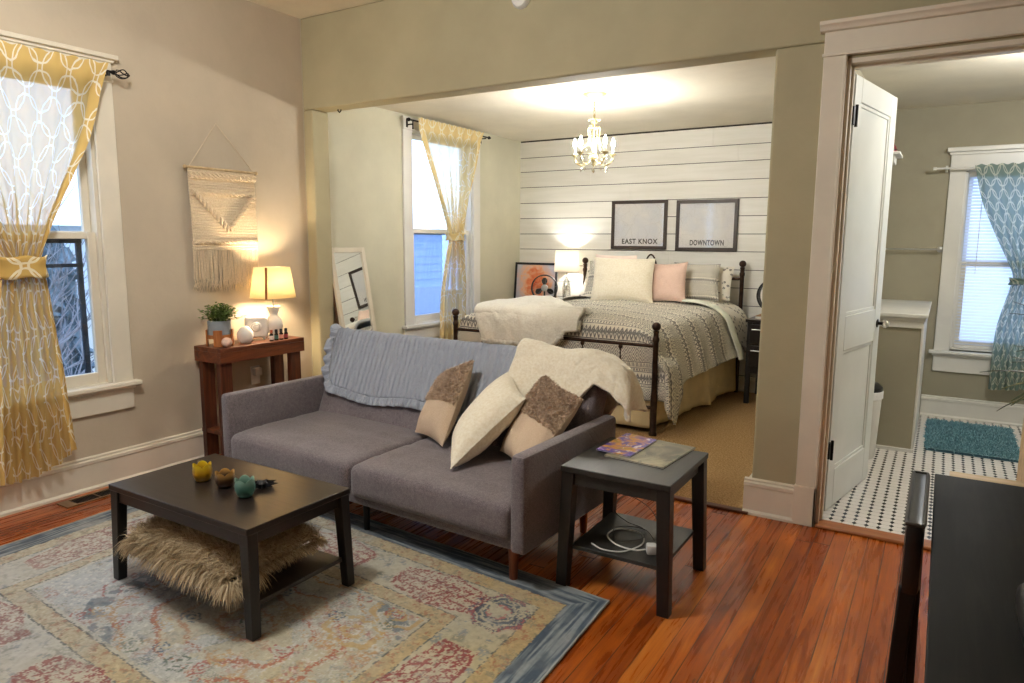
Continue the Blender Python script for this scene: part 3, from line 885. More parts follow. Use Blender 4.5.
# ------------------------------------------------------------------ sofa
sofa = thing('sofa', 'charcoal tweed sofa with tapered wooden legs facing the coffee table', 'sofa', (.775, -1.405, 0), -.0454)
SM = np.array(wmat(sofa))
def soft(fn): mb = MB(); fn(mb); return mb
mb = MB(); softbox(mb, .06, 2.04, .02, .80, .185, .27, .015); mb.build('seat_frame', m_sofa, sofa, local=True)
for x0, x1 in ((.074, 1.055), (1.058, 2.028)):
    mb = MB()
    def f(P):
        Q = P.copy(); k = np.clip((P[...,2]-.25)/.15, 0, 1)
        xm = (P[...,0]-x0)/(x1-x0); Q[...,2] += k*(.010*np.cos((xm-.5)*PI) - .012*np.exp(-((P[...,1]+.02)/.12)**2) + (fbm(P[...,0]*6, P[...,1]*6, 8)-.5)*.010)
        for ys in (.20, .42): Q[...,2] -= k*.006*np.exp(-((P[...,1]-ys)/.012)**2)
        return Q
    softbox(mb, x0, x1, -.012, .70, .225, .405, .045, (30, 24, 8), fn=f); mb.build('seat_cushion', m_sofa, sofa, local=True, angle=60)
for x0, x1 in ((0, .076), (2.024, 2.10)):
    mb = MB(); softbox(mb, x0, x1, 0, .87, .185, .618, .022, (6, 18, 10)); mb.build('arm', m_sofa, sofa, local=True, angle=60)
sa, ca = math.sin(.433), math.cos(.433)
def slant(P):
    Q = P.copy(); t = P[...,1]; s = P[...,2]
    k = np.where(t < .07, 1, 0)*(-.012*np.cos(np.clip((s-.3)/.3, -1, 1)*PI/2))
    Q[...,1] = .60 + s*sa + (t+k)*ca; Q[...,2] = .335 + s*ca - (t+k)*sa
    return Q
for x0, x1 in ((.078, 1.048), (1.052, 2.022)):
    mb = MB(); softbox(mb, x0, x1, 0, .145, 0, .60, .04, (24, 6, 16), fn=slant); mb.build('backrest', m_sofa, sofa, local=True, angle=60)
mb = MB(); softbox(mb, .06, 2.04, .80, .86, .185, .50, .015); mb.build('back_rail', m_sofa, sofa, local=True)
for x, y in ((.13, .11), (1.975, .11), (.13, .76), (1.975, .76)):
    mb = MB(); mb.lathe([(.017,0),(.018,.004),(.027,.19)], (x, y, .0), 16); mb.build('leg', m_legwood, sofa, local=True)
for x, y in ((1.05, .12), (1.05, .72)):
    mb = MB(); mb.lathe([(.016,0),(.018,.19)], (x, y, 0), 12); tag(mb.build('leg', m_black, sofa, local=True), 'black centre support leg')

PROF = np.array([(.672,.53),(.725,.655),(.775,.76),(.815,.85),(.848,.905),(.90,.900),(.955,.872),(1.002,.815),(1.005,.68),(.99,.52),(.975,.40)])
def drape(xs, t0, t1, off=0, nu=60, nv=70, disp=.006, seed=1, fold=.008, ff=30):
    C_ = cr(PROF, 400); U = np.linspace(0, 1, nu); out = np.zeros((nu, nv, 3))
    X = np.interp(U, np.linspace(0, 1, len(xs)), xs)
    for i in range(nu):
        a = t0(X[i], U[i]); b = t1(X[i], U[i]); tt = np.linspace(a, b, nv)*399
        out[i,:,0] = X[i]; out[i,:,1] = np.interp(tt, np.arange(400), C_[:,0]); out[i,:,2] = np.interp(tt, np.arange(400), C_[:,1])
    return out
# blue quilt over the back of the sofa
def quilt():
    x0, x1 = .075, 1.66
    def t0(x, u): return .02 + .22*math.exp(-((x-x0)/.045)**1.6) + .01*math.sin(x*9)
    P = drape([x0, x1], t0, lambda x, u: .93, nu=150, nv=90)
    N = gnormals(P); 
    nz = (fbm(P[...,0]*9, np.linspace(0, 8, 90)[None,:]+P[...,0]*0, 7)-.5)*.02
    if N[60, 40, 2] < 0: N = -N
    P = P + N*(.004+np.abs(nz))[..., None]
    R = rot_pts(P, SM)
    UV = arcuv(P)
    q = MB().grid(R, UV).build('throw_quilt', m_quilt, solid=.008, angle=180)
    tag(q, 'light blue ruffled quilt draped over the sofa back', 'quilt', None)
    # ruffle along the left edge and the front hem
    path = [P[0, k] for k in range(88, 0, -3)] + [P[i, 0] for i in range(0, 150, 2)]
    nrm = [np.array([-1., 0, 0])]*30 + [None]*75
    pp = np.array(path); pp = cr(pp, 560); n = len(pp)
    tan = np.gradient(pp, axis=0); tan /= np.linalg.norm(tan, axis=1, keepdims=True)
    Nn = []
    for p in pp:
        d = np.linalg.norm(P.reshape(-1, 3)-p, axis=1).argmin(); Nn.append(N.reshape(-1, 3)[d])
    Nn = np.array(Nn); out = np.cross(tan, Nn); cen = P.reshape(-1, 3).mean(0)
    ctr = np.array([.6, .8, .75]); sg = np.sign(((pp-ctr)*out).sum(1)); sg[n//2:] = np.sign((out[n//2:, 2]*-1).sum()); 
    out = out*sg[:, None]
    s = np.concatenate([[0], np.cumsum(np.linalg.norm(np.diff(pp, axis=0), axis=1))])
    rows = []
    for k, w in enumerate(np.linspace(0, 1, 7)):
        wave = np.sin(s*62 + 1.5*np.sin(s*17))*.015*w + np.sin(s*143)*.004*w
        rows.append(pp + out*(.052*w) + Nn*(.006 + wave + .008*w)[:, None] )
    G = np.stack(rows, 1); G = rot_pts(G, SM)
    MB().grid(G, np.stack([s[:, None]+0*np.linspace(0,.05,7)[None], np.zeros((n,1))+np.linspace(0,.05,7)[None]], -1)).build('ruffle', m_quilt, q, angle=180, solid=.003)
quilt()
def cream_throw():
    xs = [1.53, 1.64, 1.75, 1.86, 1.96, 2.03, 2.10, 2.145, 2.16, 2.165]
    drop = np.array([0, 0, 0, 0, .003, .02, .06, .13, .20, .25])
    nu, nv = 90, 80
    def t0(x, u): return max(.01, .03 + (.20 if x > 1.9 else 0)*min(1, (x-1.9)/.12))
    P = drape(xs, t0, lambda x, u: .90 - .2*max(0, x-1.95)/.2, nu=nu, nv=nv)
    D = np.interp(np.linspace(0, 1, nu), np.linspace(0, 1, len(drop)), drop)
    zt = np.clip((P[...,2]-.50)/.4, 0, 1); P[...,2] -= D[:, None]*zt
    # slanted left edge
    P[...,0] += -.06*np.clip((.88-P[...,2])/.35, 0, 1)*(1-np.linspace(0, 1, nu))[:, None]*(P[...,1] < .86)
    N = gnormals(P); N = N if N[30, 40, 2] > 0 else -N
    uu = np.linspace(0, 1, nu)[:, None]; vv = np.linspace(0, 1, nv)[None]
    f = .009*np.sin(uu*15 + 2*np.sin(vv*5)) + .008*np.sin(uu*9 + vv*4) + (fbm(uu*5+vv*0, vv*4+uu*0, 12)-.5)*.035
    P = P + N*(.026 + f)[..., None]
    q = MB().grid(rot_pts(P, SM), arcuv(P)).build('throw_blanket', m_cream, solid=.022, angle=180)
    tag(q, 'cream plush throw blanket over the right end of the sofa back', 'blanket')
cream_throw()

# cushions on the sofa
def two_tone(q, t, label, seed, split=.5):
    mb, F, Bk, N = cushion(q, t, n=34, seed=seed)
    root = mb.build('throw_pillow', m_tan, angle=180); tag(root, label, 'pillow')
    n = F.shape[1]; k = int(n*split)
    nrm = gnormals(F); sgn = 1 if (nrm[17,17]@N) > 0 else -1
    off = N*.006
    G = F[:, k:] + off; m2 = MB().grid(G, arcuv(G))
    Gn = gnormals(G)
    P_ = G if sgn > 0 else G[::-1]
    fuzz(m2, P_, 6000, .012, .009, .3, .9, seed, seg=2)
    m2.build('loop_pile_panel', m_loop, root, angle=180)
    return root
two_tone([(1.80,-.90,.425), (2.115,-1.06,.43), (2.115,-.765,.845), (1.86,-.66,.735)], .15, 'tan pillow with brown looped top half, left of the white plush one', 3, .45)
mb, F, Bk, N = cushion([(2.365,-1.33,.43), (2.12,-.98,.44), (2.30,-.68,.80), (2.555,-.95,.725)], .18, n=34, seed=5, wr=.01)
pass
tag(mb.build('throw_pillow', m_cream, angle=180), 'plain cream plush pillow leaning between two tan pillows on the sofa', 'pillow')
two_tone([(2.42,-.98,.44), (2.745,-1.27,.45), (2.83,-.86,.735), (2.53,-.70,.80)], .15, 'tan pillow with brown looped top half leaning on the right sofa arm', 13, .52)

# ------------------------------------------------------------------ coffee table
ct = thing('coffee_table', 'low dark espresso coffee table with lower shelf on the rug', 'table', (1.73, -2.07, 0))
MB().box(1.275, 2.187, -2.328, -1.803, .424, .450).build('tabletop', m_espresso, ct, bevel=.003)
w = MB().box(1.30, 2.16, -2.315, -2.297, .372, .424).box(1.30, 2.16, -1.849, -1.831, .372, .424).box(1.295, 1.313, -2.31, -1.84, .372, .424).box(2.147, 2.165, -2.31, -1.84, .372, .424)
w.build('apron', m_espresso, ct, bevel=.002)
for x, y in ((1.304, -2.300), (2.158, -2.300), (1.304, -1.831), (2.158, -1.831)):
    dx = .018*(1 if x > 1.7 else -1); dy = .012*(1 if y > -2 else -1)
    MB().leg((x+dx, y+dy, .016), (x, y, .424), .042, .040, .052, .046).build('leg', m_espv, ct, bevel=.003)
MB().box(1.30, 2.175, -2.295, -1.85, .132, .150).build('shelf', m_espresso, ct, bevel=.002)
# shaggy cushion on the shelf
mb, F, Bk, N = cushion([(1.40,-2.315,.24), (2.08,-2.335,.235), (2.07,-1.88,.24), (1.44,-1.90,.245)], .17, n=34, pin=.03, seed=21)
F = F if (gnormals(F)[17,17]@np.array([0,0,1.])) > 0 else F[::-1]
root = mb.build('floor_cushion', m_shag, angle=180); tag(root, 'shaggy cream cushion on the coffee table shelf', 'cushion')
sh = MB(); fuzz(sh, F, 17000, .055, .0038, .8, .6, 31, flat=.158, seg=3)
edge = np.concatenate([F[:, 0], F[-1, :], F[::-1, -1], F[0, ::-1]]); edge = cr(edge, 1500)
cen = F.reshape(-1, 3).mean(0); nn = edge-cen; nn[:, 2] = 0; nn /= np.linalg.norm(nn, axis=1, keepdims=True)
ins = edge - nn*.0 + np.array([0, 0, -.02])
e2 = cr(ins, 5000); n2_ = cr(nn, 5000); k2 = e2[:, 1] < -2.2; tufts(sh, e2[k2], n2_[k2], .085, .0045, 1.4, .4, 4, 33, flat=.06)
tufts(sh, e2, n2_, .045, .004, .9, .5, 3, 34, flat=.156)
sh.build('shag_pile', m_shag, root, angle=180)

# tulip candle holders
def tulip(x, y, label, c1, c2, h, r, petals=5):
    M = Mat('glazed_tulip', .28); v = M.tex('obj'); xx, yy, zz = M.sep(v); n = M.noise(v, 30, 3)
    M.color(M.mix((zz/h).sstep(.5, 1.0), M.mix(n*.4, c1, tuple(t*.8 for t in c1)), c2)); 
    t = thing('candle_holder', label, 'candle holder', (x, y, .45), 0, 'tulip candle holders on the coffee table')
    prof = [(r*.55,0),(r*.80,.006),(r*1.0,h*.35),(r*1.04,h*.6),(r*.98,h*.8),(r*1.0,h*1.0),(r*.95,h*.99),(r*.9,h*.8),(r*.94,h*.55),(r*.85,h*.30),(r*.5,.014),(0,.012)]
    mb = MB(); n = 60; vs = []
    for i, (rr, z) in enumerate(prof):
        for k in range(n):
            a = 2*PI*k/n; tip = abs(math.cos(a*petals/2)); zz = z
            top = max(0, (z/h-.5)/.5)
            zz = z - top*h*.20*(1-tip**.7); r2 = rr*(1-.04*tip*top) - (.06*r*(1-tip) if 0 < i < 8 else 0)
            vs.append((r2*math.cos(a), r2*math.sin(a), zz))
    fs = []
    for i in range(len(prof)-1):
        for k in range(n): l = (k+1) % n; fs.append((i*n+k, i*n+l, (i+1)*n+l, (i+1)*n+k))
    fs.append(tuple(reversed(range(n)))); mb.add(vs, fs); mb.build('cup', M.m, t, local=True, angle=50)
    MB().lathe([(r*.5,.012),(r*.5,.03),(r*.48,.032),(0,.032)], (0,0,0), 20).build('tealight', m_whitecer, t, local=True)
tulip(1.580, -2.083, 'yellow tulip-shaped candle holder on the coffee table', (176,132,16), (214,186,40), .080, .040)
tulip(1.728, -2.078, 'brown and gold tulip-shaped candle holder in the middle', (70,44,22), (178,138,74), .070, .041)
tulip(1.897, -2.108, 'sea-green tulip-shaped candle holder on the coffee table', (70,118,106), (140,176,160), .080, .040)
st_ = MB()
for k in range(9):
    a = 2*PI*k/9; st_.add([(1.868+.012*math.cos(a+.6), -2.0+.012*math.sin(a+.6), .452), (1.868+.012*math.cos(a-.6), -2.0+.012*math.sin(a-.6), .452),
        (1.868+.068*math.cos(a), -2.0+.068*math.sin(a), .466), (1.868+.012*math.cos(a), -2.0+.012*math.sin(a), .480), (1.868, -2.0, .452)],
        [(0,2,3),(1,3,2),(0,4,1,2),(0,3,4),(1,4,3)])
st_.lathe([(.018,.0),(.024,.02),(.012,.034),(0,.034)], (1.868,-2.0,.451), 14)
tag(st_.build('star_ornament', m_blackpl, smooth=False), 'small dark spiky star ornament behind the green candle holder', 'ornament')

# ------------------------------------------------------------------ side table
stb = thing('side_table', 'square black side table beside the right sofa arm', 'table', (3.19, -1.06, 0))
MB().box(2.948, 3.432, -1.325, -.800, .526, .552).build('tabletop', m_blackoak, stb, bevel=.003)
w = MB().box(2.985, 3.395, -1.305, -1.287, .470, .526).box(2.985, 3.395, -.838, -.820, .470, .526).box(2.975, 2.993, -1.29, -.83, .470, .526).box(3.387, 3.405, -1.29, -.83, .470, .526)
w.build('apron', m_blackoak, stb, bevel=.002)
for x, y in ((2.978, -1.29), (3.40, -1.29), (2.978, -.835), (3.40, -.835)):
    dx = .020*(1 if x > 3.2 else -1); dy = .014*(1 if y > -1.05 else -1)
    MB().leg((x+dx, y+dy, .0), (x, y, .526), .050, .048, .058, .054).build('leg', m_espv, stb, bevel=.003)
MB().box(2.985, 3.395, -1.285, -.84, .172, .190).build('shelf', m_blackoak, stb, bevel=.002)
# magazines
def magmat(name, cs, sc):
    M = Mat(name, .3); v = M.tex('obj'); n = M.noise(v, sc, 4, .6, 1.0); k = M.noise(v, sc*2.2, 3)
    c = M.ramp(n, [(.30,cs[0]),(.43,cs[1]),(.55,cs[2]),(.68,cs[3])]); M.color(M.mix(k.gt(.62)*.8, c, cs[4])); return M.m
mg1 = magmat('dim_landscape_cover', [(58,58,50),(96,94,78),(134,126,100),(176,166,136),(74,72,60)], 5)
mg2 = magmat('colourful_cover', [(70,50,150),(96,84,170),(224,160,50),(96,130,70),(230,226,224)], 12)
m_paper = simple('paper_white', (226,222,212), .6, 0, .02)
def magazine(label, q, z, t, mt, writing=False):
    cx = sum(p[0] for p in q)/4; cy = sum(p[1] for p in q)/4
    root = thing('magazine', label, 'magazine', (cx, cy, z), 0, 'magazines on the side table')
    b = MB(); b.add([(x, y, z+.0006) for x, y in q]+[(x, y, z+t-.0006) for x, y in q], [(3,2,1,0),(4,5,6,7),(0,1,5,4),(1,2,6,5),(2,3,7,6),(3,0,4,7)]); b.build('pages', m_paper, root, fixn=True, smooth=False)
    def g(p): return (cx+(p[0]-cx)*1.012, cy+(p[1]-cy)*1.012)
    qq = [g(p) for p in q]; b = MB()
    b.add([(x, y, z+t-.0005) for x, y in qq]+[(x, y, z+t+.0005) for x, y in qq], [(3,2,1,0),(4,5,6,7),(0,1,5,4),(1,2,6,5),(2,3,7,6),(3,0,4,7)])
    b.add([(x, y, z+.0001) for x, y in qq]+[(x, y, z+.0008) for x, y in qq], [(3,2,1,0),(4,5,6,7),(0,1,5,4),(1,2,6,5),(2,3,7,6),(3,0,4,7)])
    b.build('cover', mt, root, fixn=True, smooth=False)
    return root
magazine('dark landscape-covered magazine spread under the colourful one', [(3.055,-1.105),(3.335,-1.135),(3.362,-.775),(3.06,-.735)], .5525, .006, mg1)
mz = magazine('bright purple and orange covered magazine on the side table', [(2.995,-1.062),(3.165,-1.085),(3.175,-.775),(3.01,-.735)], .560, .005, mg2)
# charger and cables on the shelf
def cord(name, pts, r, mat, label, cat='cable', group=None):
    P = cr(np.array(pts), 90); o = MB().tube([tuple(p) for p in P], r, 8).build(name, mat); tag(o, label, cat, group); return o
cord('charging_cable', [(3.06,-1.235,.194),(3.13,-1.265,.194),(3.21,-1.235,.194),(3.25,-1.12,.194),(3.20,-1.02,.195),(3.10,-1.03,.196),(3.085,-1.12,.196),(3.16,-1.20,.200),(3.25,-1.215,.202),(3.29,-1.19,.205)], .0034, m_white, 'thick white charging cable coiled on the side table shelf')
cord('power_cord', [(3.285,-1.06,.194),(3.22,-1.00,.206),(3.13,-.98,.196),(3.09,-1.06,.204),(3.15,-1.16,.200),(3.24,-1.10,.208),(3.20,-.97,.196),(3.10,-.93,.195),(3.05,-.97,.26),(3.08,-.90,.31),(3.20,-.90,.27),(3.30,-.99,.20)], .0022, simple('grey_cord', (64,62,60), .5), 'thin dark cord looping up above the side table shelf')
ch = thing('phone_charger', 'small white charger block beside coiled cables on the shelf', 'charger', (3.315, -1.185, .191), .5)
mb = MB(); softbox(mb, -.022, .022, -.022, .022, 0, .042, .008, (4,4,4)); mb.build('body', m_white, ch, local=True)
MB().box(-.010, -.006, .022, .036, .014, .028).box(.006, .010, .022, .036, .014, .028).build('prong', m_silver, ch, local=True)
# floor vent
v = thing('floor_vent', 'dark metal register set in the floor under the curtain', 'vent', (.145, -1.81, 0))
w = MB().box(.085, .205, -2.0, -1.94, 0, .008).box(.085, .205, -1.675, -1.66, 0, .008).box(.085, .098, -1.94, -1.675, 0, .008).box(.192, .205, -1.94, -1.675, 0, .008).box(.098,.192,-1.812,-1.802,0,.007)
w.build('frame', simple('tan_metal', (124,96,66), .4, .3), v, bevel=.001)
w = MB().box(.098, .192, -1.94, -1.675, .0005, .0015)
for k in range(22): y = -1.935+k*.012; w.box(.10, .19, y, y+.003, .0015, .005)
w.build('louvre_grille', m_black, v, smooth=False)

# ------------------------------------------------------------------ console table and what stands on it
ZC = .79
con = thing('console_table', 'narrow rustic brown wooden console table against the left wall', 'table', (.17, -.70, 0))
MB().box(.035, .315, -1.055, -.352, ZC-.028, ZC).build('tabletop', m_console, con, bevel=.003)
w = MB().box(.292, .315, -1.055, -.352, ZC-.100, ZC-.028).box(.035, .292, -1.055, -1.032, ZC-.100, ZC-.028).box(.035, .292, -.375, -.352, ZC-.100, ZC-.028).box(.035,.05,-1.03,-.375,ZC-.1,ZC-.028)
w.build('apron', m_console, con, bevel=.002)
for x, y in ((.27, -1.0), (.085, -1.0), (.27, -.415), (.085, -.415)):
    MB().leg((x, y, 0), (x, y, ZC-.028), .042, .090).build('leg', m_consolev, con, bevel=.003)
MB().box(.05, .30, -1.04, -.37, .20, .228).build('shelf', m_console, con, bevel=.003)

pp_ = thing('potted_plant', 'small bushy green plant in a grey pot on a wooden stand', 'plant', (.165, -.945, ZC))
m_grey = simple('grey_stoneware', (142,150,156), .5, 0, .05)
MB().lathe([(0,.065),(.070,.065),(.074,.075),(.074,.168),(.070,.170),(.066,.160),(0,.155)], (0,0,0), 32).build('pot', m_grey, pp_, local=True)
w = MB().lathe([(.0,.052),(.079,.052),(.079,.078),(.0755,.078),(.0755,.064),(.0,.064)], (0,0,0), 32)
w.build('stand_ring', m_honey, pp_, local=True)
for k in range(4):
    a = PI/4+k*PI/2; MB().beam((.079*math.cos(a), .079*math.sin(a), .0), (.079*math.cos(a), .079*math.sin(a), .11), .056, .010, (-math.sin(a), math.cos(a), 0)).build('stand_leg', m_honey, pp_, local=True, bevel=.002)
lf = MB(); sm_ = MB(); r_ = random.Random(4)
for k in range(70):
    a = r_.uniform(0, 2*PI); el = r_.uniform(.25, 1.5); Ln = r_.uniform(.08, .135)
    d = Vector((math.cos(a)*math.cos(el), math.sin(a)*math.cos(el), math.sin(el))); p0 = Vector((.02*math.cos(a), .02*math.sin(a), .155))
    p1 = p0 + d*Ln*.5 + Vector((0,0,.012)); p2 = p0 + d*Ln; sm_.tube([p0, p1, p2], .0013, 5)
    for q in range(9):
        f = .35 + .65*q/8; c = p0.lerp(p2, f) + Vector((r_.uniform(-.008,.008), r_.uniform(-.008,.008), r_.uniform(-.006,.008)))
        b = r_.uniform(0, 2*PI); t = Vector((math.cos(b), math.sin(b), r_.uniform(.0,.7))).normalized(); sd = t.cross(Vector((0,0,1))).normalized()*.010; up = Vector((0,0,.003)); ll = r_.uniform(.018,.030)
        lf.add([c, c+t*ll*.5+sd+up, c+t*ll, c+t*ll*.5-sd+up, c+t*ll*.5-up*.3], [(0,4,1),(0,3,4),(4,2,1),(4,3,2)])
M = Mat('plant_leaf_green', .5); M.color(M.mix(M.noise(M.tex('obj'), 60, 2).sstep(.35,.65), (52,84,40), (140,164,92))); M.translucent((120,150,60), .25)
m_leaf = M.m
tag(lf.build('foliage', m_leaf, pp_, local=True, smooth=False), kind=None); sm_.build('stem', simple('stem_green', (74,92,44), .6), pp_, local=True)
m_pinkstone = simple('rose_salt_stone', (224,190,168), .55, 0, .08, 30, .2, 80)
tag(MB().sphere((.262, -.965, ZC+.032), .034, 20, 14, (1,1,.95)).build('stone_ball', m_pinkstone), 'pale pink round stone ball in front of the potted plant', 'ball')
eg = thing('oil_diffuser', 'white egg-shaped ceramic diffuser to the right of the plant', 'diffuser', (.205, -.775, ZC))
MB().lathe([(0,.003),(.034,.004),(.050,.019),(.056,.045),(.051,.075),(.034,.103),(.014,.117),(.005,.119),(.004,.114),(0,.114)], (0,0,0), 36).build('body', m_whitecer, eg, local=True)
MB().lathe([(0,0),(.036,0),(.040,.006),(0,.006)], (0,0,0), 28).build('base', simple('beige_base', (196,174,146), .5), eg, local=True)
# rounded square ceramic lantern/warmer
wz = thing('white_sculpture', 'white rounded-square ceramic piece with a central knob on the console', 'ornament', (.135, -.625, ZC), -.66)
mb = MB(); softbox(mb, -.028, .028, -.078, .078, .014, .172, .026, (6,16,16)); mb.build('body', m_whitecer, wz, local=True, angle=180)
MB().lathe([(0,.0),(.036,.0),(.034,.010),(.026,.014),(.022,.012),(.020,.020),(0,.022)], (.027, 0, .095), 28, 'x').build('round_knob', m_whitecer, wz, local=True, fixn=True)
for y in (-.05, .05): MB().sphere((0, y, .010), .012, 10, 8).build('foot', m_whitecer, wz, local=True)
# little bottles
m_amber = simple('dark_glass_bottle', (34,22,18), .15); 
cols = [((210,200,190),(120,60,40),'dark oil bottle with pale label, closest to the white sculpture'), ((60,96,86),(20,20,20),'dark oil bottle with green label, second along from the white sculpture'),
        ((214,150,130),(20,20,20),'dark oil bottle with pinkish label, third along from the white sculpture'), ((150,60,60),(20,20,20),'dark oil bottle with red label, farthest from the white sculpture')]
for i, (lc, cc, lb) in enumerate(cols):
    b = thing('oil_bottle', lb, 'bottle', (.275, -.612+.043*i, ZC), .1*i, 'small oil bottles on the console table')
    MB().lathe([(0,.0),(.0135,0),(.0145,.003),(.0145,.044),(.008,.052),(.008,.056),(0,.056)], (0,0,0), 18).build('glass_body', m_amber, b, local=True)
    MB().lathe([(0,.054),(.0105,.054),(.0105,.076),(.009,.078),(0,.078)], (0,0,0), 18).build('cap', simple('bottle_cap', cc, .4) if i == 0 else m_blackpl, b, local=True)
    MB().lathe([(.01485,.010),(.01485,.038)], (0,0,0), 18, caps=False).build('paper_label', simple('bottle_label', lc, .6), b, local=True)
# lamp: white vase base with a tapered square shade
LX, LY = .165, -.492
lp = thing('table_lamp', 'lit lamp with square amber shade and white vase base on the console', 'lamp', (LX, LY, ZC))
MB().lathe([(0,0),(.045,0),(.050,.006),(.034,.020),(.030,.03),(.048,.052),(.060,.085),(.062,.105),(.052,.135),(.032,.158),(.028,.168),(.034,.190),(.046,.222),(.048,.230),(.040,.230),(.0,.226)], (0,0,0), 40).build('base', m_whitecer, lp, local=True)
MB().tube([(0,0,.22),(0,0,.345)], .006, 8).build('stem', m_silver, lp, local=True)
M = Mat('amber_shade_fabric', .85, color=(252,238,204)); M.translucent((255,244,214), .6); m_shade = M.m
def shade_sq(z0, z1, a0, b0, a1, b1, rot):
    w = MB(); n = 6; ro = []
    for z, a, b in ((z0, a0, b0), (z1, a1, b1)):
        ring = []
        cs = [(-1,-1),(1,-1),(1,1),(-1,1)]; rr = .018
        for i, (sx, sy) in enumerate(cs):
            for k in range(n):
                an = math.radians(180+90*i + 90*k/(n-1)); ring.append(((a-rr)*sx + rr*math.cos(an), (b-rr)*sy + rr*math.sin(an), z))
        ro.append(ring)
    m = len(ro[0]); c, s = math.cos(rot), math.sin(rot)
    vs = [(x*c-y*s, x*s+y*c, z) for r in ro for x, y, z in r]
    w.add(vs, [(i, (i+1) % m, m+(i+1) % m, m+i) for i in range(m)]); return w
rt = -.06
shade_sq(.292, .512, .100, .132, .076, .106, rt).build('lamp_shade', m_shade, lp, local=True, solid=.002, angle=30)
m_band = simple('shade_seam', (150,96,48), .7)
c, s = math.cos(rt), math.sin(rt)
def cp(x, y, z): return (x*c-y*s, x*s+y*c, z)
MB().beam(cp(.0985,-.1290,.292), cp(.0745,-.1030,.512), .011, .011, (0,1,0)).build('shade_seam', m_band, lp, local=True)
M = Mat('warm_bulb', .5); M.emit((255,228,188), 620); m_bulb = M.m
MB().lathe([(0,0),(.012,0),(.014,.02),(.028,.05),(.030,.068),(.020,.092),(0,.098)], (0,0,.345), 20).build('bulb', m_bulb, lp, local=True)
LAMP1 = (LX, LY, ZC+.402)
# wall outlet behind the console
ou = thing('wall_outlet', 'white outlet with a plugged-in adapter on the wall below the console', 'outlet', (.006, -.55, .50))
MB().box(.0, .007, -.59, -.51, .44, .575).build('plate', m_white, ou, bevel=.003)
mb = MB(); softbox(mb, .007, .05, -.58, -.52, .505, .565, .008, (4,5,5)); mb.build('adapter', m_white, ou)

# ------------------------------------------------------------------ macrame wall hanging
mh = thing('macrame_wall_hanging', 'cream macrame hanging with a woven chevron and long fringe', 'wall hanging', (.02, -.76, 1.14))
y0, y1, zt = -1.015, -.500, 1.965
MB().tube([(.03, y0-.02, zt), (.03, y1+.012, zt)], .009, 12).sphere((.03, y0-.024, zt), .013, 12, 8).sphere((.03, y1+.016, zt), .013, 12, 8).build('dowel', m_palewood, mh)
MB().tube([(.03, y0+.005, zt+.005), (.006, -.775, 2.272), (.03, y1-.008, zt+.005)], .0018, 6).build('cord', m_rope, mh)
nA, nB = 80, 120
yy = np.linspace(y0, y1, nA); zz = np.linspace(1.425, zt-.008, nB); Yg, Zg = np.meshgrid(yy, zz, indexing='ij')
rib = .007*np.abs(np.sin(Zg*PI/.0185)) + .0015*np.sin(Yg*400)
P = np.stack([.024 + rib + .004*np.sin(Zg*9), Yg + .006*np.sin(Zg*11)*(Yg-(-.76)), Zg], -1)
MB().grid(P, arcuv(P)).build('woven_panel', m_rope, mh, solid=.006, angle=180)
def braid(a, b, r=.012, tw=26):
    a = Vector(a); b = Vector(b); d = (b-a); n = int(d.length/.004); w = MB()
    up = Vector((1,0,0)); sd = d.normalized().cross(up)
    for ph in (0, PI):
        w.tube([a + d*(i/n) + sd*math.sin(i/n*d.length/.011+ph)*r*.7 + up*math.cos(i/n*d.length/.011+ph)*r*.5 for i in range(n+1)], r*.62, 6)
    return w
for a, b in (((.040,y0,1.925),(.040,y1,1.930)), ((.040,y0,1.905),(.040,y1,1.910)), ((.038,y0+.03,1.800),(.038,y1-.03,1.806)), ((.040,y0+.02,1.475),(.040,y1,1.485))):
    braid(a, b).build('knotted_row', m_rope, mh)
for a, b in (((.042,y0+.015,1.815),(.042,-.735,1.560)), ((.042,-.735,1.560),(.042,y1-.02,1.795))):
    braid(a, b, .017).build('chevron_braid', m_rope, mh)
fr = MB(); rr = random.Random(9)
for i in range(150):
    y = y0 + .006 + (y1-y0-.012)*i/149; x = .024+rr.uniform(-.006,.010); L_ = rr.uniform(.245,.30)
    w1 = rr.uniform(-.012,.012); w2 = rr.uniform(-.02,.02)
    fr.tube([(x, y, 1.435), (x+.004, y+w1*.5, 1.435-L_*.4), (x+.004, y+w1, 1.435-L_*.75), (x+.002, y+w2, 1.435-L_)], [.0028,.0026,.0024,.0016], 5)
fr.build('fringe', m_rope, mh)

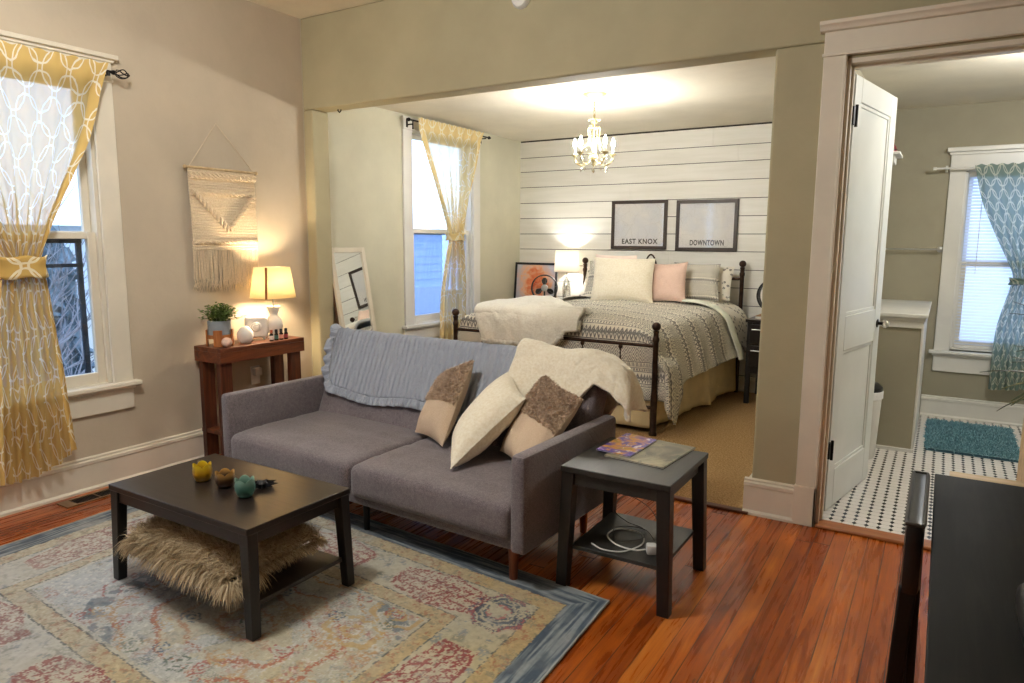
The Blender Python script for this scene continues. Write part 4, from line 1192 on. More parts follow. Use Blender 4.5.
# ------------------------------------------------------------------ curtains
def curtain(axis, plane, cen, zs, hws, hem, label, mat, fab, nf=9, amp=.022, seed=1, parent_z=0, name='curtain', group=None, nu=150, nv=170, tie=None, topruffle=.03, inward=1):
    """zs descending heights with centre and half width at each; axis 'x' = hangs along the left wall."""
    zs = np.array(zs); t = np.linspace(0, 1, nv); 
    Z = np.interp(t, np.linspace(0, 1, len(zs)), zs); 
    hw = cr(np.array(hws)[:, None], nv)[:, 0]; zc = cr(zs[:, None], nv)[:, 0]; ce = cr(np.array(cen)[:, None], nv)[:, 0]
    u = np.linspace(-1, 1, nu); U, _ = np.meshgrid(u, t, indexing='ij')
    HW = hw[None]; gather = np.clip(1-HW/max(hws), 0, 1)
    ph = U*nf*PI + np.sin(U*3+seed)*1.2
    fold = np.cos(ph)*amp*(.45+.9*gather) + np.sin(ph*.5+seed)*amp*.6*gather + (fbm(U*4+seed, zc[None]*3, seed)-.5)*.03
    A = ce[None] + U*HW + np.sin(ph*2)*.006*(gather)
    top = np.clip(1-t[None]/.05, 0, 1); fold = fold*(1-.9*top) + .024*top
    D = plane + fold*inward
    Zz = zc[None] + 0*U
    Zz = Zz + hem(U)*np.clip((t[None]-.72)/.28, 0, 1) + .006*np.sin(U*40)*(t[None] < .02)
    P = np.stack([D, A, Zz], -1) if axis == 'x' else np.stack([A, D, Zz], -1)
    UV = np.stack([U*fab/2+3, np.broadcast_to(zc[None], U.shape)], -1)
    o = MB().grid(P, UV).build(name, mat, angle=180); tag(o, label, 'curtain', group)
    if tie:
        zc_, h_, hwid, thick, cc, mt = tie
        n = 40; ring = []
        for k in range(n):
            a = 2*PI*k/n; row = []
            for q in np.linspace(-.5, .5, 7):
                x = cc + hwid*math.cos(a)*(1+.10*abs(q)*2); d = plane + thick*math.sin(a)*(1+.1*abs(q)*2)
                row.append((d, x, zc_+q*h_+.006*math.sin(a*5)) if axis == 'x' else (x, d, zc_+q*h_+.006*math.sin(a*5)))
            ring.append(row)
        R = np.array(ring); uvr = np.stack(np.broadcast_arrays((np.arange(n)*2*hwid*2.2/n)[:, None], np.linspace(0, h_, 7)[None]), -1)
        MB().grid(R, uvr, closed=True).build('tieback', mt, o, angle=180, solid=.004)
    return o
m_tie2 = trellis('pale_yellow_tieback', (228,206,150), (240,234,214), .3)
m_tie = trellis('yellow_trellis_tieback', (208,172,98), (242,230,196), .2)
curtain('x', .098, [-2.10,-2.08,-2.075,-2.075,-2.075,-2.075,-2.075,-2.075,-2.075], [2.485,2.09,1.87,1.55,1.38,1.25,.99,.59,.20], [.56,.425,.315,.160,.098,.118,.145,.170,.195],
        lambda U: .05*U**2 + .05*U, 'yellow trellis curtain tied back at the front left window', m_cury, 1.5, 8, .020, 2, tie=(1.345,.115,.118,.062,-2.075,m_tie))
rd = thing('curtain_rod', 'black curtain rod with a cage finial above the front window', 'curtain rod', (.098, -2.1, 2.445))
MB().tube([(.098, -2.78, 2.448), (.098, -1.51, 2.448)], .0085, 10).build('rod', m_black, rd)
fi = MB(); fi.lathe([(0,0),(.012,.0),(.014,.012),(.008,.018),(0,.02)], (.098,-1.51,2.448), 14, 'y')
for k in range(5):
    a = 2*PI*k/5; pts = []
    for q in np.linspace(0, PI, 14): pts.append((.098+.026*math.sin(q)*math.cos(a+q*.7), -1.49+.075*(1-math.cos(q))/2, 2.448+.026*math.sin(q)*math.sin(a+q*.7)))
    fi.tube(pts, .0035, 6)
fi.sphere((.098,-1.413,2.448), .008, 10, 8)
fi.build('finial', m_black, rd)
MB().box(.002,.008,-1.545,-1.520,2.40,2.47).tube([(.005,-1.532,2.43),(.10,-1.532,2.43)], .005, 8).tube([(.098,-1.532,2.425),(.098,-1.532,2.445)], .011, 8).build('bracket', m_black, rd)
c2 = curtain('x', .095, [1.78,1.80,1.815,1.825,1.83,1.83,1.81,1.79,1.79], [2.600,2.36,2.154,1.743,1.56,1.48,1.115,.626,.08], [.535,.45,.36,.170,.112,.115,.195,.225,.24],
        lambda U: 0*U, 'pale yellow curtain tied in the middle at the bedroom window', m_cury2, 1.4, 7, .022, 5, tie=(1.535,.07,.125,.055,1.83,m_tie2))
rd = thing('curtain_rod', 'black curtain rod above the bedroom window', 'curtain rod', (.095, 1.8, 2.56))
MB().tube([(.095, 1.14, 2.568), (.095, 2.44, 2.568)], .008, 10).build('rod', m_black, rd)
for y, sg in ((1.14, -1), (2.44, 1)): MB().sphere((.095, y, 2.568), .017, 12, 8).sphere((.095, y+sg*.022, 2.568), .010, 10, 8).build('finial', m_black, rd)
MB().box(.024,.030,1.185,1.205,2.50,2.58).tube([(.027,1.195,2.535),(.095,1.195,2.535)], .006, 8).tube([(.095,1.195,2.49),(.095,1.195,2.568)], .006, 8).build('bracket', m_black, rd)
MB().box(.024,.030,2.375,2.395,2.50,2.58).tube([(.027,2.385,2.555),(.095,2.385,2.555)], .006, 8).build('bracket', m_black, rd)
# hook and smoke alarm
hk = MB().tube([(.27,.10,HO+.004),(.27,.10,HO-.012),(.285,.10,HO-.024),(.30,.10,HO-.012),(.30,.10,HO-.004)], .005, 8)
tag(hk.build('ceiling_hook', m_black), 'small black hook screwed into the opening soffit', 'hook')
sd = thing('smoke_alarm', 'round white smoke alarm on the wall above the opening', 'smoke alarm', (1.945, -.02, 2.93))
MB().lathe([(0,-.001),(.062,-.001),(.062,-.02),(.050,-.036),(.0,-.038)], (1.945,0,2.965), 36, 'y').build('body', m_white, sd, fixn=True)
MB().lathe([(0,-.036),(.018,-.036),(.018,-.042),(.0,-.042)], (1.945,0,2.965), 20, 'y').build('test_button', simple('grey_button', (150,150,148), .5), sd, fixn=True)
# ------------------------------------------------------------------ bed
bed = thing('bed', 'queen bed with dark metal frame and round post finials', 'bed', (1.6, 2.1, .012))
FL, FR, HLf, HRt = (.578, 1.17), (2.455, 1.17), (.905, 3.14), (2.60, 3.14)
FZ = .012
def post(x, y, top, flare):
    w = MB(); pr = [(.030,FZ),(.030,FZ+.02),(.025,FZ+.03),(.026,FZ+.30),(.022,FZ+.36)] if flare else [(.020,FZ),(.020,FZ+.3)]
    pr += [(.0205,top-.12),(.026,top-.105),(.026,top-.085),(.020,top-.075),(.020,top-.045),(.027,top-.035),(.015,top-.026)]
    w.lathe(pr, (x, y, 0), 16)
    n = 8; pr2 = [(.0005+.034*math.sin(PI*i/n), top-.034*math.cos(PI*i/n)+.004) for i in range(n+1)]
    w.lathe(pr2, (x, y, 0), 18); return w
post(*FL, .858, True).build('foot_post', m_bronze, bed, angle=60); post(*FR, .858, True).build('foot_post', m_bronze, bed, angle=60)
post(*HLf, 1.285, False).build('head_post', m_bronze, bed, angle=60); post(*HRt, 1.285, False).build('head_post', m_bronze, bed, angle=60)
fb = MB().tube([(FL[0],1.17,.712),(FR[0],1.17,.712)], .014, 10).tube([(FL[0],1.17,.23),(FR[0],1.17,.23)], .013, 10)
for x in (.865, 1.20, 1.52, 1.84, 2.17): fb.tube([(x,1.17,.23),(x,1.17,.705)], .008, 8).sphere((x,1.17,.688), .020, 10, 8)
fb.build('footboard_rail', m_bronze, bed, angle=60)
hb = MB().tube([(HLf[0],3.14,1.142),(HRt[0],3.14,1.142)], .014, 10).tube([(HLf[0],3.14,.55),(HRt[0],3.14,.55)], .012, 10)
for x in (1.18, 1.47, 1.75, 2.04, 2.33): hb.tube([(x,3.14,.55),(x,3.14,1.14)], .008, 8)
hb.tube([(1.66+.07*math.cos(a), 3.14, 1.15+.215*math.sin(a)) for a in np.linspace(0, PI, 24)], .009, 8)
hb.build('headboard_rail', m_bronze, bed, angle=60)
for a, b, q in ((FL, HLf, .17), (FR, HRt, -.17)): MB().beam((a[0]+q,a[1]+.05,.26), (b[0]+q,b[1]-.05,.26), .02, .06, (1,0,0)).build('side_rail', m_bronze, bed)
def bx(y): return 1.52 + (y-1.17)*.118
def shear(P):
    Q = P.copy(); Q[...,0] = Q[...,0] + (Q[...,1]-1.17)*.118; return Q
mt = MB(); softbox(mt, 1.52-.80, 1.52+.80, 1.21, 3.08, .50, .83, .06, (12,12,6), fn=shear)
tag(mt.build('mattress', m_creamw), 'white mattress on the metal bed frame', 'mattress')
bs_ = MB(); softbox(bs_, 1.52-.79, 1.52+.79, 1.215, 3.07, .29, .50, .02, (8,8,4), fn=shear); tag(bs_.build('box_spring', m_skirt), 'box spring under the mattress on the bed', 'box spring')
# bed skirt: pleated cloth round foot and sides
path = [(bx(3.05)-.83, 3.05), (bx(2.4)-.83, 2.4), (bx(1.8)-.83, 1.8), (bx(1.3)-.83, 1.3), (bx(1.2)-.80, 1.215), (bx(1.2)-.3, 1.205), (bx(1.2)+.3, 1.205), (bx(1.2)+.83, 1.215), (bx(1.3)+.86, 1.29), (bx(1.8)+.86, 1.8), (bx(2.4)+.86, 2.4), (bx(3.05)+.85, 3.05)]
pp = cr(np.array(path), 420); tg = np.gradient(pp, axis=0); tg /= np.linalg.norm(tg, axis=1, keepdims=True); nn = np.stack([-tg[:,1], tg[:,0]], 1)
s = np.concatenate([[0], np.cumsum(np.linalg.norm(np.diff(pp, axis=0), axis=1))]); rows = []
nn = nn*np.sign(((pp-np.array([1.62,2.1]))*nn).sum(1))[:, None]
for k, w in enumerate(np.linspace(0, 1, 12)):
    pl = .018*w*np.sin(s*9.5+np.sin(s*4)) + .030*w*np.exp(-(((s % 1.05)-.5)/.035)**2) + .006*w*np.sin(s*31)
    z = .52 - (.47+.012*np.sin(s*7))*w
    rows.append(np.stack([pp[:,0]+nn[:,0]*(pl+.012*w), pp[:,1]+nn[:,1]*(pl+.012*w), z], 1))
G = np.stack(rows, 1); tag(MB().grid(G, arcuv(G)).build('bed_skirt', m_skirt, angle=180, solid=.003), 'cream pleated bed skirt hanging below the patterned comforter', 'bed skirt')

# comforter
def prof_c(y, hemR, hemL, zt, bul=0):
    c = bx(y); o = .085*min(1, max(0, (y-1.6)/.9))
    return [(c-.99+o,hemL),(c-.965+o,.50),(c-.93+o,.66),(c-.87+o*.8,.80),(c-.74,zt-.02),(c-.42,zt+.01),(c,zt+.02),(c+.42,zt+.01),(c+.70,zt-.015),(c+.82,zt-.055),(c+.885,.74),(c+.925,.62),(c+.955+bul,.50),(c+.985+bul,hemR)]
st = [(1.150,.22,.30,.80,.28),(1.135,.20,.30,.80,.48),(1.135,.18,.30,.81,.66),(1.165,.14,.30,.84,.79),(1.24,.12,.30,.86,.9),(1.33,.09,.30,.875,9),(1.44,.30,.32,.88,9),(1.60,.38,.34,.885,9),(1.9,.40,.36,.89,9),(2.3,.42,.38,.89,9),(2.62,.43,.40,.89,9),(2.86,.44,.40,.895,9),(2.98,.45,.42,.90,9)]
net = []
for y, hr, hl, zt, cap in st:
    row = []
    for k, (x, z) in enumerate(prof_c(y, hr, hl, zt, .06 if y < 1.45 else .0)):
        z2 = min(z, cap)
        yy = y + (.06 if (cap < 1 and (k < 3 or k > 10)) else 0)
        row.append((x, max(yy, 1.19) if cap < .9 else yy, z2))
    net.append(row)
P = patch(np.array(net), 170, 200); 
uv = arcuv(P); N = gnormals(P); N = N if N[100,100,2] > 0 else -N
side = np.clip((.86-P[...,2])/.25, 0, 1)
U_, V_ = uv[...,0], uv[...,1]
dsp = (fbm(U_*4, V_*4, 5)-.45)*.045*(1-side*.4) + side*.014*np.sin(U_*17+2*np.sin(U_*5)) + .006*np.sin(U_*48)*side*.4
P = P + N*dsp[..., None]
P[...,2] = np.where(P[...,1] < 1.3, P[...,2], P[...,2])
tag(MB().grid(P, uv).build('comforter', m_comf, solid=.02, angle=180), 'black and white tribal-patterned comforter spread over the bed', 'comforter')
# floral sheet folded back at the head
net = []
for y, o, hr in ((2.66,.0,.60),(2.80,.012,.50),(2.93,.016,.44),(3.03,.012,.42),(3.09,.0,.40)):
    c = bx(y); zt = .912
    net.append([(c-.90+o,y,.70),(c-.86,y,.84),(c-.70,y,zt),(c-.3,y,zt+.018),(c+.2,y,zt+.02),(c+.60,y,zt+.004),(c+.78,y+.01,zt-.035),(c+.88,y+.02,.80),(c+.93,y+.05,.68),(c+.965,y+.09,.55),(c+.985,y+.11,hr)])
P = patch(np.array(net), 40, 160); uv = arcuv(P); N = gnormals(P); N = N if N[20,80,2] > 0 else -N
P = P + N*(.018 + (fbm(uv[...,0]*7, uv[...,1]*5, 15)-.5)*.02)[..., None]
tag(MB().grid(P, uv).build('bed_sheet', m_floral, solid=.010, angle=180), 'white sprigged top sheet folded over at the head of the bed', 'sheet')
m_mint = simple('mint_white_lining', (232,234,218), .9, 0, .04)
# pale lining edge turned over beside the sheet
net = []
for y, o in ((2.58,.0),(2.64,.014),(2.70,.0)):
    c = bx(y); zt = .925
    net.append([(c+.50,y,zt-.004),(c+.64,y,zt-.012),(c+.78,y+.01,zt-.05),(c+.89,y+.02,.79),(c+.94,y+.03,.67),(c+.985,y+.06,.54),(c+1.02,y+.09,.41)])
P = patch(np.array(net), 14, 90); N = gnormals(P); N = N if N[7,10,2] > 0 else -N
P = P + N*(.022+.016*np.sin(np.linspace(0, PI, 14)))[:, None, None]
tag(MB().grid(P, arcuv(P)).build('duvet_lining', m_mint, solid=.012, angle=180), 'pale mint lining edge of the comforter turned back at the right side', 'duvet')

def bedpillow(name, q, t, mat, label, seed, grp=None, fz=0, pin=.05):
    mb, F, Bk, N = cushion([tuple(p) for p in q], t, n=30, seed=seed, pin=pin)
    if fz:
        Fg = F if (gnormals(F)[15,15]@N) > 0 else F[::-1]; fuzz(mb, Fg, fz, .012, .006, .2, .9, seed)
    return tag(mb.build(name, mat, angle=180), label, 'pillow', grp)
bedpillow('bed_pillow', [(2.06,2.99,.925),(2.53,2.99,.932),(2.535,3.10,1.262),(2.03,3.10,1.277)], .10, m_floral, 'white sprigged pillow behind the patterned one at the right bed edge', 31)
bedpillow('bed_pillow', [(.915,2.99,.92),(1.60,2.99,.925),(1.56,3.10,1.275),(.955,3.10,1.235)], .10, m_floral, 'white sprigged pillow behind the patterned one beside the left head post', 32)
m_sham = m_comf
def shamuv(q, t, label, seed):
    mb, F, Bk, N = cushion(q, t, n=34, seed=seed)
    mb.UV = [(v*1.35+.14, u*1.5) for u, v in mb.UV]
    return tag(mb.build('bed_pillow', m_comf, angle=180), label, 'pillow')
shamuv([(2.00,2.86,.92),(2.465,2.86,.935),(2.425,3.0,1.288),(1.96,3.0,1.295)], .13, 'black and white patterned pillow to the right of the pink one', 33)
shamuv([(1.015,2.86,.92),(1.66,2.86,.93),(1.60,3.0,1.285),(1.03,3.0,1.289)], .13, 'black and white patterned pillow behind the large cream one', 34)
bedpillow('throw_pillow', [(1.22,2.735,.93),(1.70,2.735,.935),(1.60,2.90,1.36),(1.14,2.90,1.365)], .11, simple('pale_blush', (240,220,206), .9, 0, .03), 'pale blush pillow just showing above the large cream one', 35)
bedpillow('throw_pillow', [(1.845,2.62,.915),(2.215,2.62,.925),(2.165,2.80,1.31),(1.80,2.80,1.285)], .14, m_pink, 'blush pink pillow in the middle of the bed', 36, pin=.09)
bedpillow('throw_pillow', [(1.273,2.50,.905),(1.93,2.50,.915),(1.865,2.72,1.335),(1.205,2.72,1.34)], .17, m_cream, 'large fluffy cream pillow at the front of the bed pillows', 37)
# white blanket over the foot of the bed
xs = np.linspace(.78, 1.83, 12); net = []
for i, x in enumerate(xs):
    f = i/11; yf = 2.46 - 1.20*f**1.1; hem = .665 if f < .74 else .665+.20*(f-.74)/.26
    z = .905 + .012*math.sin(f*7)
    shx = .15*(1-f)
    row = [(x, yf, z-.01), (x, yf*.66+1.2*.34, z+.012), (x, yf*.33+1.2*.67, z+.012), (x+shx*.2, 1.20, z), (x+shx*.4, 1.135, z-.045), (x+shx*.7, 1.112, z-.13), (x+shx, 1.105, hem)]
    net.append(row)
P = patch(np.array(net), 90, 80); N = gnormals(P); N = N if N[40,10,2] > 0 else -N; uv = arcuv(P)
P = P + N*(.028 + (fbm(uv[...,0]*8, uv[...,1]*6, 61)-.5)*.03 + .008*np.sin(uv[...,0]*26)*np.clip((.86-P[...,2])/.1, 0, 1))[..., None]
mb = MB().grid(P, uv); e = P[:, -1]; ee = cr(e, 500); tufts(mb, ee, np.tile([0,-.2,-1.], (500,1)), .03, .012, .6, .3, 2, 5)
tag(mb.build('bed_blanket', m_creamw, solid=.028, angle=180), 'white plush blanket hanging over the foot rail of the bed', 'blanket')

# ------------------------------------------------------------------ framed prints
def mapm(name, hue, seed):
    M = Mat(name, .7, spec=.2); v = M.tex('obj'); p = M.mapv(v, (1,1,1), (seed,0,0))
    a = M.voro(p, 9, 'DISTANCE_TO_EDGE').lt(.012); b = M.voro(M.mapv(v, (1,1,1), (seed+3,0,0), (0,.5,0)), 22, 'DISTANCE_TO_EDGE').lt(.016); n = M.noise(p, 3, 3)
    c = M.mix(n.sstep(.35,.65), (226,224,220), (214,216,220)); c = M.mix(a*.35, c, (180,176,172)); c = M.mix(b*.16, c, (170,170,170)); M.color(c); return M.m
def print_(label, x0, x1, z0, z1, txt, tx, tw, seed):
    r = thing('framed_print', label, 'picture', ((x0+x1)/2, YB-.02, z0), 0, 'framed map prints above the bed')
    w = MB(); b = .034
    w.box(x0,x1,YB-.028,YB-.002,z0,z0+b).box(x0,x1,YB-.028,YB-.002,z1-b,z1).box(x0,x0+b,YB-.028,YB-.002,z0+b,z1-b).box(x1-b,x1,YB-.028,YB-.002,z0+b,z1-b)
    w.build('frame', simple('dark_brown_frame', (58,46,38), .45), r, bevel=.002)
    pr = MB().box(x0+b,x1-b,YB-.012,YB-.006,z0+b,z1-b).build('map_sheet', mapm('map_paper', 0, seed), r, smooth=False)
    g = MB().box(x0+b,x1-b,YB-.0165,YB-.0150,z0+b,z1-b).build('glass', m_picglass, r, smooth=False)
    cu = bpy.data.curves.new('lettering', 'FONT'); cu.body = txt; cu.size = .074; cu.align_x = 'CENTER'; cu.offset = .0018; cu.extrude = .0006; cu.space_character = 1.12
    o = bpy.data.objects.new('lettering', cu); COL.objects.link(o); bpy.context.view_layer.update()
    k = tw/max(o.dimensions.x, .01); o.scale = (k, 1, 1)
    o.parent = r; o.location = (tx-(x0+x1)/2, YB-.0132-(YB-.02), z0+.058-z0); o.rotation_euler = (PI/2, 0, 0)
    bpy.context.view_layer.update()
    me = bpy.data.meshes.new_from_object(o.evaluated_get(bpy.context.evaluated_depsgraph_get()))
    o2 = bpy.data.objects.new('lettering', me); COL.objects.link(o2); o2.scale = o.scale; o2.parent = r; o2.location = o.location; o2.rotation_euler = o.rotation_euler
    me.materials.clear(); me.materials.append(m_blackpl); bpy.data.objects.remove(o)
print_('framed EAST KNOX map print above the bed', 1.170, 1.790, 1.418, 1.930, 'EAST KNOX', 1.49, .40, 1)
print_('framed DOWNTOWN map print above the bed', 1.888, 2.511, 1.408, 1.920, 'DOWNTOWN', 2.21, .345, 7)

# ------------------------------------------------------------------ nightstands
def nightstand(label, x0, x1, y0, y1, zt):
    r = thing('nightstand', label, 'nightstand', ((x0+x1)/2, (y0+y1)/2, .012), 0)
    MB().box(x0-.01, x1+.01, y0-.012, y1, zt-.026, zt).build('tabletop', m_espresso, r, bevel=.003)
    MB().box(x0+.01, x1-.01, y0+.012, y1-.004, .30, zt-.026).build('body', m_espresso, r, bevel=.002)
    for k, (a, b) in enumerate(((zt-.22, zt-.045), (zt-.43, zt-.24))):
        d = MB().box(x0+.03, x1-.03, y0-.004, y0+.014, a, b).build('drawer', m_espresso, r, bevel=.003)
        MB().tube([(x0+.05, y0-.022, b-.045), (x1-.05, y0-.022, b-.045)], .006, 8).box(x0+.07,x0+.08,y0-.022,y0-.002,b-.05,b-.04).box(x1-.08,x1-.07,y0-.022,y0-.002,b-.05,b-.04).build('drawer_pull', m_silver, d)
    for x in (x0+.026, x1-.026):
        for y in (y0+.026, y1-.03): MB().leg((x, y, .012), (x, y, zt-.026), .042, .042).build('leg', m_espv, r, bevel=.003)
nightstand('dark nightstand with chrome drawer pulls between bed and pillar', 2.775, 3.28, 2.675, 3.20, .800)
nightstand('dark nightstand in the corner left of the bed', .055, .785, 2.66, 3.20, .818)
def fan(label, x, y, z0, r, rot):
    t = thing('desk_fan', label, 'fan', (x, y, z0), rot)
    zc = r+.03
    w = MB()
    for yy, rr in ((-.035, r), (.035, r)): w.tube([(rr*math.cos(a), yy, zc+rr*math.sin(a)) for a in np.linspace(0, 2*PI, 41)[:-1]], .007, 8, closed=True)
    w.lathe([(r-.003,-.035),(r+.004,-.035),(r+.004,.035),(r-.003,.035),(r-.003,-.035)], (0,0,zc), 40, 'y', caps=False)
    w.build('fan_ring', m_blackpl, t, local=True)
    g = MB()
    for k in range(10):
        a = 2*PI*k/10
        for yy in (-.045,): g.tube([(.03*math.cos(a), yy*1.05, zc+.03*math.sin(a)), (r*.6*math.cos(a+.1), yy, zc+r*.6*math.sin(a+.1)), (r*math.cos(a+.15), yy*.78, zc+r*math.sin(a+.15))], .0009, 4)
    g.build('wire_guard', m_silver, t, local=True)
    b = MB()
    for k in range(3):
        a0 = PI/2 + 2*PI*k/3; net = []
        for q, rr in enumerate(np.linspace(.025, r*.80, 6)):
            wd = [.30,.38,.42,.40,.30,.10][q]; net.append([(rr*math.cos(a0+d*wd), -.012*d, zc+rr*math.sin(a0+d*wd)) for d in (-1,-.4,.4,1)])
        b.grid(patch(np.array(net), 12, 8))
    b.build('blades', simple('smoke_blade', (40,36,34), .3), t, local=True, solid=.002)
    MB().lathe([(0,-.052),(.026,-.050),(.036,-.045),(.036,-.03),(.036,.05),(.024,.08),(0,.084)], (0,0,zc), 24, 'y').build('motor_hub', simple('grey_hub', (176,172,166), .4, .1), t, local=True, fixn=True)
    MB().lathe([(0,0),(.075,0),(.078,.006),(.060,.018),(.016,.024),(.014,.05),(0,.05)], (0,.01,0), 28).tube([(0,.02,.045),(0,.03,zc-r*.5),(0,.03,zc)], .010, 8).build('base', m_blackpl, t, local=True)
fan('black desk fan in front of the orange artwork', .545, 2.87, .818, .140, .45)
fan('black desk fan on the nightstand beside the pillar', 2.965, 2.88, .832, .150, -.1)
bk = thing('book', 'thin cream-paged book under the fan on the nightstand', 'book', (2.94, 2.83, .80))
MB().box(2.835,3.06,2.735,3.0,.803,.826).build('pages', m_paper, bk, smooth=False); MB().box(2.83,3.065,2.73,3.005,.8005,.8035).box(2.83,3.065,2.73,3.005,.826,.829).box(3.06,3.066,2.73,3.005,.8005,.829).build('cover', simple('tan_cover', (170,130,84), .6), bk, bevel=.001)
# orange artwork leaning on the wall
ar = thing('framed_artwork', 'orange abstract artwork in black frame propped behind the fan', 'picture', (.318, 3.05, .82), rot=(-.10, 0, 0))
x0, x1, z0, z1, b = -.275, .275, 0, .435, .024
MB().box(x0,x1,-.012,.012,z0,z0+b).box(x0,x1,-.012,.012,z1-b,z1).box(x0,x0+b,-.012,.012,z0+b,z1-b).box(x1-b,x1,-.012,.012,z0+b,z1-b).build('frame', m_blackpl, ar, local=True, bevel=.002)
M = Mat('orange_abstract', .5); v = M.tex('obj'); n = M.noise(v, 7, 5, .6, 1.2); x_, y_, z_ = M.sep(v); k = (x_*x_*14 + (z_-.22)*(z_-.22)*10)
c = M.ramp(n*.6+M.noise(v, 24, 3)*.2+k*.35, [(.30,(206,84,40)),(.42,(226,128,80)),(.52,(230,176,140)),(.62,(206,180,176)),(.75,(190,186,196))]); M.color(c)
MB().box(x0+b,x1-b,-.004,.004,z0+b,z1-b).build('painting', M.m, ar, local=True, smooth=False)
# bedside lamp
bl_ = thing('table_lamp', 'bright white bedside lamp with drum shade and glass base', 'lamp', (.715, 3.07, .818))
MB().lathe([(0,0),(.068,0),(.070,.010),(.056,.016),(0,.016)], (0,0,0), 32).lathe([(0,.016),(.030,.018),(.046,.06),(.050,.14),(.042,.22),(.020,.28),(.012,.30),(0,.30)], (0,0,0), 32).build('base', m_crystal, bl_, local=True)
MB().tube([(0,0,.015),(0,0,.42)], .006, 8).build('stem', m_silver, bl_, local=True)
M = Mat('white_shade_fabric', .85, color=(244,238,228)); M.translucent((255,248,236), .6); 
MB().lathe([(.140,.345),(.125,.580)], (0,0,0), 40, caps=False).build('lamp_shade', M.m, bl_, local=True, solid=.002)
M = Mat('white_bulb', .5); M.emit((255,250,240), 300)
MB().lathe([(0,0),(.012,0),(.028,.05),(.028,.07),(0,.095)], (0,0,.42), 20).build('bulb', M.m, bl_, local=True)
LAMP2 = (.715, 3.07, .818+.476)
# leaning mirror
mr = thing('floor_mirror', 'tall white-framed mirror leaning on the bedroom wall', 'mirror', (.30, .38, .012), rot=(0, -math.asin(.24/1.44), .03))
h, hw = 1.445, .205
MB().box(-.028, 0, -hw, -hw+.040, 0, h).box(-.028, 0, hw-.040, hw, 0, h).box(-.028, 0, -hw+.040, hw-.040, 0, .04).box(-.028, 0, -hw+.040, hw-.040, h-.040, h).build('mirror_frame', m_trim, mr, local=True, bevel=.004)
MB().box(-.020, -.012, -hw+.036, hw-.036, .036, h-.036).build('mirror_glass', m_mirror, mr, local=True, smooth=False)
MB().box(-.050, -.024, -hw-.004, hw+.004, -.0, h+.002).build('backing', simple('brown_mdf_back', (96,66,40), .7), mr, local=True, bevel=.002)

# ------------------------------------------------------------------ chandelier
CX, CY = 1.86, 1.255
cd = thing('chandelier', 'cream five-arm candle chandelier with crystals over the bed', 'chandelier', (CX, CY, 2.06))
m_chan = simple('cream_gold_metal', (176,162,116), .38, .25, .08, 20)
MB().lathe([(0,HB-.040),(.012,HB-.040),(.03,HB-.032),(.06,HB-.026),(.088,HB-.012),(.094,HB-.002),(0,HB-.001)], (CX,CY,0), 36).build('canopy', m_chan, cd)
w = MB(); z = HB-.042
for k in range(5):
    a = k*PI/2; pts = [(CX+.007*math.sin(t)*math.cos(a), CY+.007*math.sin(t)*math.sin(a), z-.012+.014*math.cos(t)) for t in np.linspace(0, 2*PI, 13)[:-1]]
    w.tube(pts, .0018, 6, closed=True); z -= .021
w.build('chain', m_chan, cd)
MB().lathe([(0,2.475),(.006,2.48),(.010,2.47),(.006,2.455),(.018,2.44),(.026,2.42),(.012,2.40),(.008,2.38),(.009,2.30),(.014,2.26),(.022,2.235),(.014,2.21),(.010,2.19),(.030,2.165),(.038,2.150),(.030,2.135),(.012,2.12),(.008,2.105),(.012,2.095),(0,2.085)], (CX,CY,0), 20).build('column', m_chan, cd, angle=60)
BULBS = []
M = Mat('candle_bulb_glow', .5); M.emit((255,252,245), 900); m_cb = M.m
def leafs(w, c, n, L, up, rot=0):
    for k in range(n):
        a = rot+2*PI*k/n; d = Vector((math.cos(a), math.sin(a), 0)); s_ = Vector((-math.sin(a), math.cos(a), 0)); c = Vector(c)
        net = []
        for q in range(5):
            t = q/4; wd = L*.32*math.sin(PI*min(1, t*.9+.08)); pc = c + d*(L*t*.9) + Vector((0,0,up*L*(t-t*t*.9)))
            net.append([tuple(pc - s_*wd + Vector((0,0,.004))), tuple(pc), tuple(pc + s_*wd + Vector((0,0,.004)))])
        w.grid(patch(np.array(net), 8, 5))
lw = MB(); leafs(lw, (CX,CY,2.42), 6, .055, 1.2); leafs(lw, (CX,CY,2.165), 6, .05, 1.0, .4); leafs(lw, (CX,CY,2.38), 5, .045, -.8, .2)
lw.build('leaf_collar', m_chan, cd, solid=.002)
base_a = -.55
